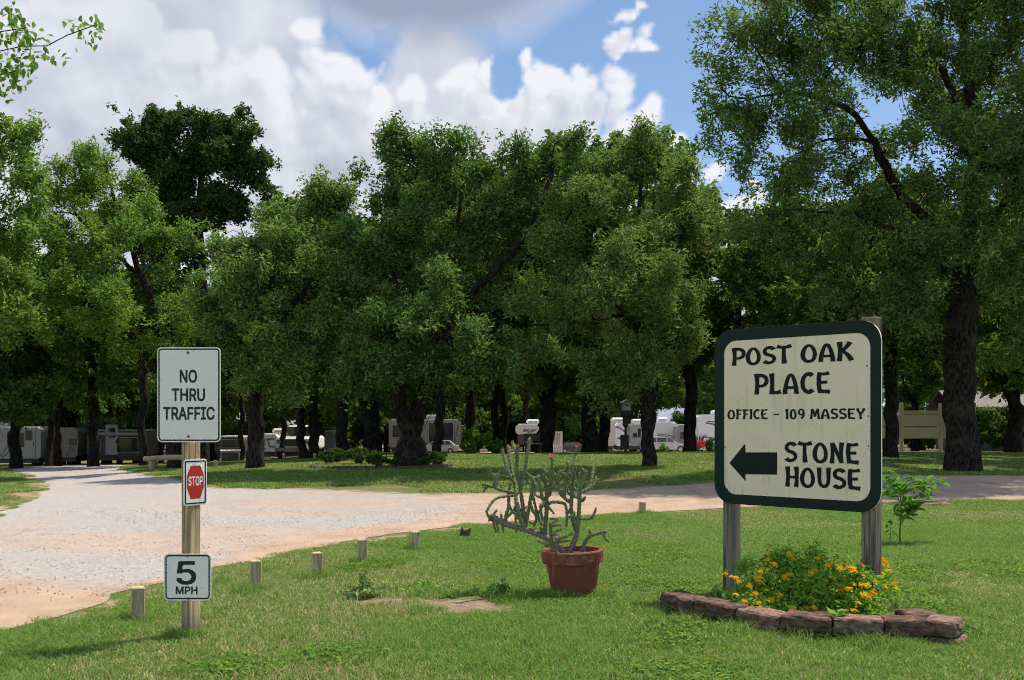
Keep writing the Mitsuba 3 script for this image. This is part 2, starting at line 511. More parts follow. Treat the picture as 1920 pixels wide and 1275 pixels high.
def road_color(p, n, uv):
    d = edge_dist(p)
    tan = mix((.24, .175, .13), (.39, .30, .235), fbm(p.x * 3, p.y * 3))
    gravel = mix((.15, .15, .15), (.43, .43, .43), cell_rand(dr.floor(p.x * 34 + 2 * noise(p.x * 20, p.y * 20)), dr.floor(p.y * 30)))
    gravel = mix(gravel, (.30, .26, .225), .30 * smoothstep(.4, .7, fbm(p.x * .8, p.y * .8)))
    w = d + 2.4 * (fbm(p.x * .55, p.y * .55) - .5) + .8 * (fbm(p.x * 4, p.y * 4) - .5)
    g = smoothstep(1.2, 3.2, w) * (1 - .93 * smoothstep(-1.8, 2.5, p.x + .18 * p.y - 2.4 + 2 * (fbm(p.x, p.y * 2) - .5)))
    track = smoothstep(.50, .66, fbm(p.x * .25 + 9, p.y * 1.1 + p.x * .2))
    gravel = mix(gravel, (.250, .250, .252), .60)
    c = mix(tan, gravel, dr.clip(g * (1 - .55 * track) + .14 * smoothstep(.55, .7, fbm(p.x * 9, p.y * 9)), 0, 1))
    return mix(c, c * .75, smoothstep(.70, .80, noise(p.x * 46, p.y * 40)) * .35)


def road_height(p, n, uv):
    return .0022 * noise(p.x * 42, p.y * 42) + .012 * fbm(p.x * 1.1, p.y * 1.1)


bumped('gravel_material', mikit.proc(road_color), road_height, .95, .1, 6e-3)


def lawn_color(p, n, uv):
    a, b = fbm(p.x * .9, p.y * .9), fbm(p.x * 7, p.y * 7)
    c = mix((.070, .095, .030), (.125, .150, .050), a)
    c = mix(c, (.20, .17, .075), .55 * smoothstep(.50, .75, fbm(p.x * .5 + 40, p.y * .5)) + .30 * smoothstep(.55, .8, b))
    brown = smoothstep(.50, .66, fbm(p.x * .35 + 7, p.y * .6 + 3)) * smoothstep(20, 24, p.y) * (1 - smoothstep(33, 40, p.y))
    c = mix(c, (.20, .135, .085), .75 * brown)
    woods = smoothstep(46, 60, p.y)
    c = mix(c, mix((.11, .09, .055), (.20, .17, .12), b), .7 * woods)
    q = dr.sqrt(dr.square((p.x - float(DIRT[0])) / .80) + dr.square((p.y - float(DIRT[1])) / .42)) + 1.4 * (fbm(p.x * 5, p.y * 5) - .5)
    dirt = 1 - smoothstep(.75, 1.15, q)
    return mix(c, mix((.13, .10, .07), (.25, .195, .145), fbm(p.x * 16, p.y * 16)), dirt)


bumped('lawn_material', mikit.proc(lawn_color), lambda p, n, uv: .03 * fbm(p.x * 14, p.y * 14), .95, .1, 5e-3)

ny, nx = _X.shape
ii = (np.arange(ny - 1)[:, None] * nx + np.arange(nx - 1)[None, :]).ravel()
whole('ground', (np.stack([_X, _Y, GZ], -1).reshape(-1, 3), np.stack([ii, ii + 1, ii + nx + 1, ii + nx], 1)), 'lawn_material', 'gently sloping lawn and woodland floor', 'ground', kind='structure', smooth=True)
whole('gravel_road', draped(ROAD, .014), 'gravel_material', 'pale gravel and tan dirt road curving past the signs', 'road', kind='structure', smooth=True)


def shoulder_color(p, n, uv):
    a, b = fbm(p.x * 2.2, p.y * 2.2), fbm(p.x * 8, p.y * 8)
    c = mix((.18, .135, .10), (.29, .23, .175), b)
    return mix(c, mix((.085, .105, .035), (.15, .15, .06), b), smoothstep(.42, .60, a))


mat('shoulder_material', mikit.proc(shoulder_color), .95, .1)
SHOULDER = wobble(np.array(ROAD.buffer(.38).exterior.coords), .7, 8)
whole('road_shoulder', draped(SHOULDER, .006), 'shoulder_material', 'worn strip of dirt and thin grass along the road', 'ground', kind='structure', smooth=True)
mat('far_gravel', (.30, .27, .24), .95, .1)
whole('far_road', draped(FARROAD, .05, 3.0), 'far_gravel', 'pale gravel lane in front of the parked trailers', 'road', kind='structure', smooth=True)

# ------------------------------------------------------------------ trees
LEAF_GAIN = 2.9


def leaves(centres, n, L, Wd, spread, color, up=.7, droop=.2, seed=0, dirs=None, vary=.35, fold=.25, pos=None):
    """n folded leaves (2 triangles each) scattered round each centre: (vertices, faces, colours)."""
    g = np.random.default_rng(seed)
    c = np.repeat(centres, n, 0)
    N = len(c)
    if pos is None: pos = c + g.normal(size=(N, 3)) * np.asarray(spread)
    nrm = g.normal(size=(N, 3)) * .75 + [0, 0, up]
    nrm /= np.linalg.norm(nrm, axis=1, keepdims=True)
    ax = g.normal(size=(N, 3)) - [0, 0, droop]
    if dirs is not None: ax += np.repeat(dirs, n, 0)
    ax -= nrm * (ax * nrm).sum(1, keepdims=True)
    ax /= np.linalg.norm(ax, axis=1, keepdims=True) + 1e-9
    sd = np.cross(nrm, ax)
    s = g.uniform(.5, 1.45, (N, 1))
    l, w = L * s, Wd * s
    v = np.stack([pos - ax * l * .5, pos + sd * w * .5 + nrm * w * fold + ax * l * .05, pos + ax * l * .5 - nrm * l * .1, pos - sd * w * .5 + nrm * w * fold + ax * l * .05], 1)
    b = np.arange(N)[:, None] * 4
    f = np.stack([b + [0, 1, 2], b + [0, 2, 3]], 1).reshape(-1, 3)
    clump = np.repeat(g.uniform(1 - vary * .6, 1 + vary * .6, len(centres)), n)[:, None]
    k = clump * g.uniform(1 - vary, 1 + vary, (N, 1))
    hue = g.normal(0, .12, (N, 1))
    col = np.asarray(color)[None, :] * [1.12, 1.04, .86] * k * (1 + hue * np.array([[1.3, .2, -.6]]))
    return v.reshape(-1, 3), f, np.clip(np.repeat(col * LEAF_GAIN, 4, 0), .004, .9)


def grow(chains, attractors, step=.32, infl=4.0, kill=.45, seed=0, iters=70):
    """Space colonisation from given limbs (polylines; each starts at the node nearest its first point): nodes, parents."""
    g = np.random.default_rng(seed)
    P, par = [], []
    for ch in chains:
        ch = np.asarray(ch, float)
        seg = np.linalg.norm(np.diff(ch, axis=0), axis=1)
        s = np.concatenate([[0], np.cumsum(seg)])
        t = np.linspace(0, s[-1], max(2, int(s[-1] / step) + 1))
        pts = np.stack([np.interp(t, s, ch[:, k]) for k in range(3)], 1)
        if len(pts) > 3:
            for _ in range(2): pts[1:-1] = (pts[:-2] + 2 * pts[1:-1] + pts[2:]) / 4
            pts[1:-1] += g.normal(0, step * .10, pts[1:-1].shape)
        if P:
            prev = int(np.argmin(np.linalg.norm(np.array(P) - pts[0], axis=1)))
            pts = pts[1:]
        else:
            prev = -1
        for q in pts:
            P.append(q); par.append(prev); prev = len(P) - 1
    A = np.array(attractors)
    for _ in range(iters):
        if len(A) == 0: break
        d, i = cKDTree(np.array(P)).query(A)
        near = d < infl
        A = A[d > kill] if not near.any() else A
        if not near.any(): break
        new = {}
        for a, k, dd in zip(A[near], i[near], d[near]):
            new.setdefault(int(k), []).append((a - P[k]) / max(dd, 1e-6))
        made = []
        for k, vs in new.items():
            v = np.mean(vs, 0) + g.normal(0, .16, 3)
            if par[k] >= 0: v = v + .35 * (P[k] - P[par[k]]) / step
            v /= np.linalg.norm(v) + 1e-9
            P.append(P[k] + v * step); par.append(k); made.append(P[-1])
        d2, _ = cKDTree(np.array(made)).query(A)
        A = A[d2 > kill]
    return np.array(P), np.array(par)


def skeleton_mesh(P, par, R, tip=.010, flare=.35, gz=None):
    n = len(P)
    tips = np.ones(n); has = np.zeros(n, bool)
    cnt = np.zeros(n)
    for i in range(n - 1, 0, -1):
        w = cnt[i] if cnt[i] > 0 else 1.0
        cnt[i] = w
        if par[i] >= 0: cnt[par[i]] += w
    cnt[0] = max(cnt[0], 1)
    ex = math.log(max(R / tip, 2)) / math.log(max(cnt[0], 3))
    rad = tip * cnt ** ex
    kids = [[] for _ in range(n)]
    for i in range(1, n):
        if par[i] >= 0: kids[par[i]].append(i)
    order = np.arange(n)
    out, stack = [], [(0, -1)]
    while stack:
        s, p = stack.pop()
        chain = [s]
        while kids[chain[-1]]:
            ks = sorted(kids[chain[-1]], key=lambda k: -rad[k])
            for k in ks[1:]: stack.append((k, chain[-1]))
            chain.append(ks[0])
        ids = ([p] if p >= 0 else []) + chain
        pts, rr = P[ids], rad[ids].copy()
        if p >= 0: rr[0] = min(rr[0], rr[1] * 1.25)
        if len(ids) < 2: continue
        if p < 0 and flare:
            h = pts[:, 2] - pts[0, 2]
            rr = rr * (1 + flare * np.exp(-np.maximum(h, 0) / (R * 1.1)))
            pts = pts.copy(); pts[0, 2] -= .25
        m = rr.max()
        out.append(tube(pts, rr, 12 if m > .15 else 7 if m > .05 else 4, cap=False))
    return join(out)


def blob_points(blobs, n, g, sub=7, gap=.40, grain=.85):
    """blobs: (centre, (rx, ry, rz)); points fill clumps set round each one's outer part, with gaps between them."""
    vol = np.array([np.prod(b[1]) ** .8 for b in blobs]); cnt = np.maximum((1.5 * n * vol / vol.sum()).astype(int), 8)
    out = []
    for (c, r), k in zip(blobs, cnt):
        r = np.asarray(r)
        d = g.normal(size=(sub, 3)); d /= np.linalg.norm(d, axis=1, keepdims=True)
        sc = d * g.uniform(.45, .98, (sub, 1)); sr = g.uniform(.30, .52, sub)
        pick = g.choice(sub, k, p=sr ** 2 / (sr ** 2).sum())
        e = g.normal(size=(k, 3)); e /= np.linalg.norm(e, axis=1, keepdims=True)
        p = np.asarray(c) + (sc[pick] + e * sr[pick][:, None] * g.uniform(.1, 1, (k, 1)) ** .5) * r
        out.append(p)
    p = np.vstack(out)
    keep = meshkit.fbm(p[:, None, :] / grain + 31.7, 2, 3)[:, 0] > gap
    p = p[keep]
    return p[g.permutation(len(p))[:n]]


def tree_meshes(chains, blobs, R, nattr, nleaf, L, Wd, color, seed, spread=.10, step=.32, kill=.5, droop=.10, up=.85, vary=.42, tip=.009, sprig=.62, gap=.40):
    """A trunk grown towards points in the blobs, and a crown of leafy sprigs standing at those points."""
    g = np.random.default_rng(seed)
    A = blob_points(blobs, nattr, g, gap=gap)
    P, par = grow(chains, A[:700], step=step, kill=kill, seed=seed)
    trunk = skeleton_mesh(P, par, R, tip)
    mid = A.mean(0) - [0, 0, 1.5]
    ax = (A - mid); ax /= np.linalg.norm(ax, axis=1, keepdims=True) + 1e-9
    ax = ax * .8 + g.normal(0, .50, A.shape) + [0, 0, .55]
    ax /= np.linalg.norm(ax, axis=1, keepdims=True)
    n = len(A)
    t = g.uniform(-.5, .5, (n, nleaf, 1))
    ln = sprig * g.uniform(.5, 1.2, (n, 1, 1)) * np.where(g.random((n, 1, 1)) < .16, 1.7, 1)
    pos = A[:, None] + ax[:, None] * t * ln - np.array([0, 0, .14]) * (t + .5) ** 2 * ln + g.normal(0, 1, (n, nleaf, 3)) * spread * (1.15 - .8 * np.abs(t))
    crown = leaves(A, nleaf, L, Wd, .1, color, up, droop, seed + 1, dirs=ax * .9, vary=vary, pos=pos.reshape(-1, 3))
    tw = []
    for a_, d_, l_ in zip(A, ax, ln[:, 0, 0]):
        o = np.cross(d_, [.3, .9, .2]); o /= np.linalg.norm(o) + 1e-9; w = .006
        p = a_ - d_ * l_ * .65; e = a_ + d_ * l_ * .45 - [0, 0, .2 * l_]
        tw.append((np.array([p + o * w, p - o * w, e, p + np.cross(o, d_) * w]), np.array([[0, 1, 2], [1, 3, 2], [3, 0, 2]])))
    return join([trunk, join(tw)]), crown


def pix_blobs(Y, items):
    out = []
    for it in items:
        px, py, r = it[:3]
        dy = it[3] if len(it) > 3 else 0
        sq = it[4] if len(it) > 4 else .85
        q = ray_point(px, py, Y + dy)
        m = r / F * (Y + dy)
        out.append((q, (m, m * 1.15, m * sq)))
    return out


def pix_chain(Y, pts):
    return [ray_point(p[0], p[1], Y + (p[2] if len(p) > 2 else 0)) for p in pts]


def hero_tree(name, label, cat_, Y, chains, blobs, R, nattr, nleaf, L, Wd, color, seed, group=None, **kw):
    t = thing(name, label, cat_, group)
    b = chains[0][0]
    base = at(b[0], Y + (b[2] if len(b) > 2 else 0))
    ch = [pix_chain(Y, c) for c in chains]
    ch[0][0] = base
    tr, cr = tree_meshes(ch, pix_blobs(Y, blobs), R, nattr, nleaf, L, Wd, color, seed, **kw)
    part(t, 'trunk', tr, 'bark_material', smooth=True)
    part(t, 'crown', cr[:2], 'leaf_material', color=cr[2])
    return t


GREEN, DEEP, BRIGHT, OLIVE, PALE = (.050, .098, .018), (.030, .060, .016), (.082, .150, .022), (.060, .100, .024), (.085, .125, .045)

# the big tree on the right, its limbs arching over the sign
hero_tree('shade_tree', 'tall tree with thick trunk and long arching limbs right of the large sign', 'tree', 27.5,
          [[(1806, 885), (1800, 780), (1800, 640), (1808, 520), (1822, 400), (1832, 270), (1815, 140), (1800, 30), (1800, -120)],
           [(1800, 560), (1760, 490, -.3), (1700, 435, -.8), (1600, 400, -1.2), (1500, 393, -1.5), (1415, 410, -1.8)],
           [(1815, 470), (1700, 380, .5), (1655, 300, .6), (1622, 235, .4), (1580, 195, .2), (1500, 172, 0), (1430, 180, -.4)],
           [(1828, 330), (1800, 200, -.8), (1760, 120, -1), (1700, 80, -1.2), (1640, 85, -1.4), (1590, 105, -1.5)],
           [(1655, 300, .6), (1700, 225, 1), (1745, 215, 1.2), (1760, 250, 1.2)],
           [(1640, 270, .5), (1560, 250, .9), (1490, 290, 1.2)],
           [(1810, 520), (1870, 400, -1.5), (1950, 260, -2), (2050, 150, -2.2)],
           [(1825, 380), (1900, 280, 1.5), (1980, 120, 2), (2050, 0, 2.2)],
           [(1800, 600), (1880, 520, 1), (2000, 430, 1.5), (2150, 380, 2)]],
          [(1400, 80, 85), (1500, 50, 95), (1600, 30, 105, -1), (1720, 30, 115, -1), (1840, 20, 120), (1950, 60, 140), (1380, 170, 72), (1470, 110, 80, .8), (1370, 235, 58, -.5), (1450, 235, 60, .6),
           (1560, 130, 85, -1.6), (1680, 110, 90, -1.5), (1790, 130, 90, 1.5), (1900, 180, 110, 1), (1640, 170, 60, 1.6), (1520, 300, 60, 1.0), (1440, 310, 55), (1590, 350, 60, 1.5), (1480, 380, 55, -1.2), (1400, 420, 55, -1.5),
           (1560, 430, 70, -.8), (1680, 400, 70, 1), (1780, 300, 100, -2.2), (1740, 400, 90, -2.2), (1860, 360, 110, -2), (1950, 350, 130), (1840, 480, 100, -1.5), (1930, 520, 120, .5), (1650, 500, 70, -.8), (1740, 540, 80, -1),
           (1560, 545, 55, -1), (1480, 480, 55, -.5), (1900, 640, 70, 1), (1660, -60, 130), (1850, -90, 150), (1500, -40, 90), (2080, 200, 170), (2100, 450, 160), (1720, 600, 50, -1.2), (1640, 590, 48, -1.2), (1600, 280, 62, 1.2), (1540, 230, 55, 1.4), (1690, 260, 60, 1.8), (1480, 250, 50, -.6), (1720, 190, 60, 1.6), (1620, 440, 60, 1.0), (1540, 370, 50, 1.6), (1350, 140, 40), (1330, 200, 34), (1420, 330, 60, .5), (1500, 340, 55, -.5), (1560, 310, 50, -1.), (1400, 280, 45, .8), (1470, 200, 50, -1), (1870, 250, 85, 0), (1905, 290, 75, -1), (1800, 250, 60, 1), (1930, 230, 90, -.5), (1840, 120, 90, -1), (1740, 230, 55, -1)],
          .41, 6200, 26, .14, .050, (.048, .088, .028), 101, gap=.30, kill=.42, tip=.009)

# slender twin-stemmed tree right of the cactus
hero_tree('ash_tree', 'twin stemmed tree with pointed top between the cactus and the large sign', 'tree', 30,
          [[(1216, 877), (1212, 800), (1210, 700), (1205, 600), (1195, 480), (1200, 350), (1205, 250)],
           [(1215, 840), (1228, 780, .2), (1226, 700, .3), (1240, 560, .3), (1280, 430, .3)],
           [(1206, 640), (1130, 520, -.8), (1060, 440, -1)], [(1203, 580), (1110, 600, -1), (1030, 610, -1.2)]],
          [(1205, 262, 36), (1190, 300, 55), (1240, 320, 55), (1150, 330, 55), (1270, 350, 55), (1080, 400, 80, -1), (1160, 400, 80, -1.2), (1240, 420, 80), (1030, 470, 75, -1), (1120, 490, 95, -1.8), (1200, 500, 85, -1.2),
           (1020, 560, 75, -1), (1100, 590, 90, -1.8), (1190, 590, 80, -1), (1260, 540, 75, .6), (1010, 640, 58, -.8), (1080, 680, 65, -1), (1160, 680, 65, -.8), (1230, 650, 65, .4), (1300, 440, 55, .5), (1330, 380, 45, 1), (1120, 740, 42, -.6), (1290, 620, 52, .8)],
          .20, 2300, 30, .15, .040, (.066, .108, .036), 202, gap=.43, kill=.42, vary=.42)

# the leaning post oak at the centre
hero_tree('post_oak', 'dark wide post oak with leaning trunks at the middle of the island', 'tree', 29.5,
          [[(768, 876), (775, 800), (800, 720), (830, 640), (880, 550), (960, 475), (1010, 400), (1035, 330), (1040, 270)],
           [(770, 830), (745, 740, -.5), (742, 660, -.8), (735, 560, -.6), (740, 420, -.3), (745, 300, 0)],
           [(775, 800), (700, 750, -1), (640, 700, -1.5)], [(800, 720), (860, 690, -1.4), (920, 660, -2)], [(850, 600), (855, 450, .5), (870, 320, .8)],
           [(780, 830), (820, 760, 1), (850, 690, 1.5)], [(742, 640, -.8), (660, 590, -1.4)]],
          [(740, 265, 42), (790, 290, 50), (720, 320, 48), (870, 285, 48), (820, 340, 70, .5), (740, 390, 75), (690, 440, 60), (1000, 275, 50), (1050, 280, 48), (950, 300, 52), (920, 360, 70, .5), (1010, 350, 75, .5), (1070, 340, 45),
           (860, 430, 70, .5), (950, 430, 60, .8), (770, 470, 80, -.8), (700, 530, 70, -1.2), (800, 560, 85, -1.6), (880, 520, 60, .5), (740, 620, 80, -1.8), (830, 640, 80, -2), (900, 640, 62, -2), (680, 640, 65, -1.5), (950, 680, 48, -1.8),
           (640, 590, 55, -1), (650, 700, 50, -1.4), (780, 700, 50, -1.8), (880, 700, 42, -2.1), (600, 650, 46, -1)],
          .40, 3000, 26, .13, .060, (.045, .088, .028), 303, gap=.44, kill=.45)
hero_tree('oak_tree', 'round topped oak with straight trunk right of the traffic sign post', 'tree', 30,
          [[(478, 866), (478, 780), (480, 690), (495, 580), (520, 470), (560, 390)], [(485, 640), (560, 560, -.8), (620, 460, -1)], [(482, 690), (420, 600, -.6), (400, 520, -.8)], [(500, 560), (470, 470, .6), (450, 420, .8)]],
          [(625, 365, 42), (590, 390, 50), (540, 410, 50), (490, 440, 55), (640, 430, 58), (440, 470, 55), (560, 480, 80, -1), (640, 500, 60, -1), (480, 530, 75, -1), (420, 560, 58, -.6), (560, 580, 80, -1.6), (490, 620, 65, -1.4), (430, 640, 50, -.8), (560, 660, 52, -1.2), (620, 590, 55, -1), (470, 720, 45, -.6), (540, 720, 40, -.8)],
          .24, 2100, 27, .13, .056, (.058, .104, .032), 404, gap=.45, kill=.45)
hero_tree('oak_tree', 'broad bright green oak behind the traffic sign post, filling the left of the view', 'tree', 36,
          [[(330, 870), (325, 780), (312, 680), (290, 580), (250, 480), (220, 390), (200, 320)], [(318, 720), (250, 630, -1), (150, 560, -1.6), (80, 520, -2)], [(300, 610), (350, 530, -.6), (370, 470, -.8)], [(270, 520), (180, 450, 1), (130, 380, 1.2)]],
          [(150, 310, 45), (200, 320, 58), (120, 350, 50), (250, 370, 62), (170, 400, 80), (290, 420, 60), (90, 430, 65), (240, 470, 85, -1), (330, 470, 55), (150, 500, 90, -1.5), (60, 510, 70, -1), (260, 560, 80, -1.8), (350, 550, 50, -.6), (170, 590, 75, -1.8), (80, 590, 65, -1.4), (330, 620, 52, -.8), (250, 640, 55, -1.2), (390, 600, 42, -.2)],
          .28, 2500, 27, .13, .056, (.064, .118, .028), 505, gap=.48, kill=.46)
hero_tree('elm_tree', 'tall dark tree rising behind the bright oak, its top the highest on the left', 'tree', 46,
          [[(378, 872), (376, 700), (376, 520), (372, 420), (380, 320), (375, 240)], [(376, 480), (310, 380, 1), (270, 290, 1)], [(374, 440), (440, 350, -1), (480, 290, -1)], [(376, 520), (310, 440, -.8)]],
          [(255, 225, 32), (300, 225, 36), (350, 232, 38), (400, 235, 40), (440, 232, 36), (240, 270, 36), (290, 285, 50), (350, 295, 55), (410, 300, 55), (465, 270, 40), (490, 310, 40), (300, 350, 55), (370, 360, 60), (440, 360, 55), (490, 355, 36), (510, 285, 18), (340, 410, 45), (400, 410, 40), (280, 400, 36)],
          .30, 2000, 27, .19, .10, (.024, .048, .016), 606, kill=.6, step=.42, vary=.3)
hero_tree('oak_tree', 'light green oak cut off by the left edge of the view', 'tree', 32,
          [[(-60, 880), (-55, 700), (-40, 540), (-20, 400), (0, 280)], [(-50, 600), (20, 500, -1)]],
          [(20, 250, 40), (50, 250, 30), (-20, 260, 50), (10, 310, 58), (-30, 360, 80), (40, 370, 50), (0, 440, 70), (-70, 450, 90), (20, 520, 60, -1), (-40, 560, 80, -1), (10, 600, 52)],
          .25, 1000, 28, .145, .068, (.064, .118, .028), 707, kill=.5)

# kinds of woodland tree and brush, each built once and set out in the woods
def kind_group(name, chains, blobs, R, nattr, nleaf, L, Wd, color, seed, **kw):
    tr, cr = tree_meshes(chains, blobs, R, nattr, nleaf, L, Wd, color, seed, **kw)
    scene[name] = {'type': 'shapegroup', 'trunk': mikit.ply(tr, 'bark_material', smooth=True), 'crown': mikit.ply(cr[:2], 'leaf_material', color=cr[2])}


def rblobs(n, h0, h1, rad, seed, r0=1.0, r1=1.7):
    g = np.random.default_rng(seed)
    out = []
    for k in range(n):
        h = g.uniform(h0, h1); t = (h - h0) / (h1 - h0)
        q = rad * math.sqrt(max(1 - (2 * t - .9) ** 2 * .75, .15)) * math.sqrt(g.uniform(.05, 1)); a = g.uniform(0, 2 * math.pi)
        r = g.uniform(r0, r1)
        out.append((np.array([q * math.cos(a), q * math.sin(a), h]), (r, r, r * .75)))
    return out


kind_group('wood_a', [[(0, 0, 0), (.1, 0, 2.5), (-.1, .1, 5), (.1, 0, 8)], [(0, 0, 3.2), (1.6, .4, 5.2)], [(0, 0, 3.8), (-1.6, -.6, 6)]], rblobs(24, 3.4, 9.2, 3.3, 1), .23, 1050, 28, .21, .115, (.042, .082, .020), 11, step=.4, kill=.6)
kind_group('wood_b', [[(0, 0, 0), (.3, 0, 2), (.7, .1, 4), (.8, 0, 6.5)], [(.2, 0, 1.6), (-.7, .4, 3.6), (-1.2, .5, 5.4)], [(.6, 0, 3.2), (2.0, -.6, 4.6)]], rblobs(22, 3.0, 8.0, 3.6, 2), .27, 1050, 28, .21, .115, (.052, .095, .024), 12, step=.4, kill=.6)
kind_group('wood_c', [[(0, 0, 0), (0, 0, 4), (0, .1, 7.5)]], rblobs(26, 1.2, 8.8, 2.6, 3, .9, 1.4), .15, 1050, 28, .21, .11, (.046, .080, .026), 13, step=.45, kill=.7)
kind_group('wood_d', [[(0, 0, 0), (-.1, 0, 3), (.2, 0, 6), (0, 0, 9.5)], [(0, 0, 4.5), (1.2, .6, 6.5)]], rblobs(18, 5.0, 10.5, 2.4, 4, .9, 1.4), .17, 850, 27, .21, .115, (.036, .070, .020), 14, step=.4, kill=.6)
kind_group('bush', [[(0, 0, 0), (.1, 0, .5), (0, .1, 1.0)], [(0, 0, .1), (.5, .2, .8)], [(0, 0, .1), (-.5, -.1, .7)]], rblobs(9, .4, 1.3, .7, 5, .35, .55), .035, 190, 42, .10, .05, (.026, .054, .016), 15, gap=.3, spread=.05, sprig=.26, step=.16, kill=.2)

kind_group('bush_bright', [[(0, 0, 0), (.1, 0, .5), (0, .1, 1.0)], [(0, 0, .1), (.5, .2, .8)]], rblobs(8, .4, 1.2, .7, 6, .35, .5), .035, 190, 42, .13, .06, (.075, .15, .026), 16, gap=.3, spread=.05, sprig=.26, step=.16, kill=.2)


def stand(name, kind, X, Y, s, ang, label, cat_, group=None, sz=None, sink=0):
    key = thing(name, label, cat_, group)
    z = float(ground(X, Y)) - sink
    scene[key] = {'type': 'instance', 'to_world': T().translate([float(X), float(Y), z]).rotate([0, 0, 1], float(ang)).scale([float(s), float(s), float(sz or s)]), 'group': {'type': 'ref', 'id': kind}}
    return key


g = np.random.default_rng(77)
# single trunks that the photograph shows standing between the lawn and the trailers
spots = [  # px, depth, kind, scale, label
    (92, 52, 'wood_d', 1.0, 'slim tree in front of the grey trailer at the far left'), (108, 54, 'wood_a', .95, 'reddish trunked tree beside the leftmost trailer door'), (176, 50, 'wood_a', 1.1, 'dark trunked tree in front of the beige trailer'),
    (268, 46, 'wood_d', 1.05, 'straight dark tree just left of the traffic sign post'), (222, 62, 'wood_c', 1.1, 'leafy tree behind the trailers left of the traffic sign post'), (452, 58, 'wood_d', .9, 'thin leaning tree beside the white box near the traffic sign post'),
    (530, 56, 'wood_d', .95, 'thin dark tree in front of the white truck'), (568, 42, 'wood_d', 1.0, 'straight trunked tree right of the white truck'), (592, 52, 'wood_b', 1.0, 'tree between the white truck and the low shrubs'),
    (640, 40, 'wood_a', 1.0, 'dark tree behind the low shrubs left of the leaning post oak'), (700, 42, 'wood_b', 1.1, 'crooked tree just behind the leaning post oak on its left'), (820, 38, 'wood_d', 1.0, 'straight trunk in front of the motorhome windows'),
    (882, 52, 'wood_a', 1.0, 'dark tree above the bright green shrub'), (929, 46, 'wood_d', 1.05, 'first of two slim trunks behind the cactus'), (946, 49, 'wood_d', 1.0, 'second of two slim trunks behind the cactus'),
    (1018, 44, 'wood_b', 1.25, 'leaning tree between the trailer nose and the lattice screen'), (1105, 44, 'wood_a', 1.45, 'thick straight trunk left of the black post box'), (1130, 47, 'wood_b', .95, 'slim tree immediately right of the thick straight trunk'),
    (1292, 45, 'wood_a', 1.15, 'dark tree between the two parked cars near the large sign'), (1672, 34, 'wood_a', .95, 'dark tree just right of the large sign'), (1480, 44, 'wood_b', 1.2, 'tree hidden mostly by the large sign board'), (1385, 48, 'wood_a', 1.1, 'tree whose leaves show above the left part of the large sign'),
    (1580, 40, 'wood_a', 1.1, 'tree showing above the top edge of the large sign'), (1900, 44, 'wood_b', 1.2, 'tree at the right edge behind the thick trunked shade tree'), (2020, 36, 'wood_a', 1.2, 'tree beyond the right edge of the view'), (30, 48, 'wood_b', 1.0, 'tree in front of the leftmost trailer window'), (-80, 45, 'wood_a', 1.15, 'tree beyond the left edge of the view')]
for px, Y, kind, s, lab in spots:
    X = (px - 960) / F * Y
    stand('woodland_tree', kind, X, Y, s, g.uniform(0, 360), lab, 'tree')
for px, Y, kind, s in ((-20, 63, 'wood_b', 1.25), (70, 65, 'wood_a', 1.3), (140, 66, 'wood_b', 1.3), (200, 65, 'wood_a', 1.25), (260, 66, 'wood_b', 1.3), (330, 65, 'wood_a', 1.2), (400, 66, 'wood_b', 1.2), (470, 69, 'wood_a', 1.2), (600, 72, 'wood_b', 1.1), (690, 74, 'wood_a', 1.2), (790, 75, 'wood_b', 1.2), (880, 74, 'wood_a', 1.2), (990, 74, 'wood_d', 1.2)):
    stand('woodland_tree', kind, (px - 960) / F * Y, Y, s, g.uniform(0, 360), 'tree close behind the row of trailers ' + ('left of the traffic sign post' if px < 340 else 'between the traffic sign post and the cactus'), 'tree', 'trees close behind the trailers')
# the woods behind: rows of trees nothing tells apart
for row, (Y0, n, s0) in enumerate(((62, 15, 1.0), (84, 22, 1.15), (98, 24, 1.2), (118, 26, 1.35))):
    for k in range(n):
        a = -36 + 72 * (k + .5) / n + g.uniform(-1.2, 1.2)
        Y = Y0 + g.uniform(-4, 4); X = math.tan(math.radians(a)) * Y
        if row == 0 and -20 < X < 22: continue
        kd = ['wood_c', 'wood_a', 'wood_c', 'wood_b'][int(g.integers(4))] if row else ['wood_a', 'wood_d'][int(g.integers(2))]
        stand('background_tree', kd, X, Y, s0 * g.uniform(.85, 1.2), g.uniform(0, 360), 'tree in the dark woods behind the ' + ('trailers left of the traffic sign post' if a < -18 else 'motorhome and the leaning post oak' if a < -2 else 'white trailers above the cactus' if a < 11 else 'large sign and the thick trunked shade tree'), 'tree', 'woods ' + ('at the left' if a < -18 else 'left of centre' if a < -2 else 'right of centre' if a < 11 else 'at the right'))
for k in range(54):
    a = -34 + 68 * (k + .5) / 54
    Y = g.uniform(80, 92); X = math.tan(math.radians(a)) * Y
    stand('woodland_bush', 'bush', X, Y, g.uniform(1.6, 2.9), g.uniform(0, 360), 'leafy bush at the foot of the woods', 'bush', 'bushes along the foot of the woods')
for k in range(16):
    X, Y = g.uniform(15, 34), g.uniform(46, 54)
    if 960 + X / Y * F > 1815:
        stand('woodland_bush', 'bush', X, Y, g.uniform(1.0, 1.7), g.uniform(0, 360), 'dark bush under the trees on the right', 'bush', 'bushes under the trees on the right')
# ------------------------------------------------------------------ trailers, cars and other things at the far side
def oriented(px, Y, deg):
    """Base frame of a thing: its front (local -y) turned by deg from facing the camera."""
    b = at(px, Y)
    return trimesh.transformations.translation_matrix(b) @ trimesh.transformations.rotation_matrix(math.radians(deg), (0, 0, 1))


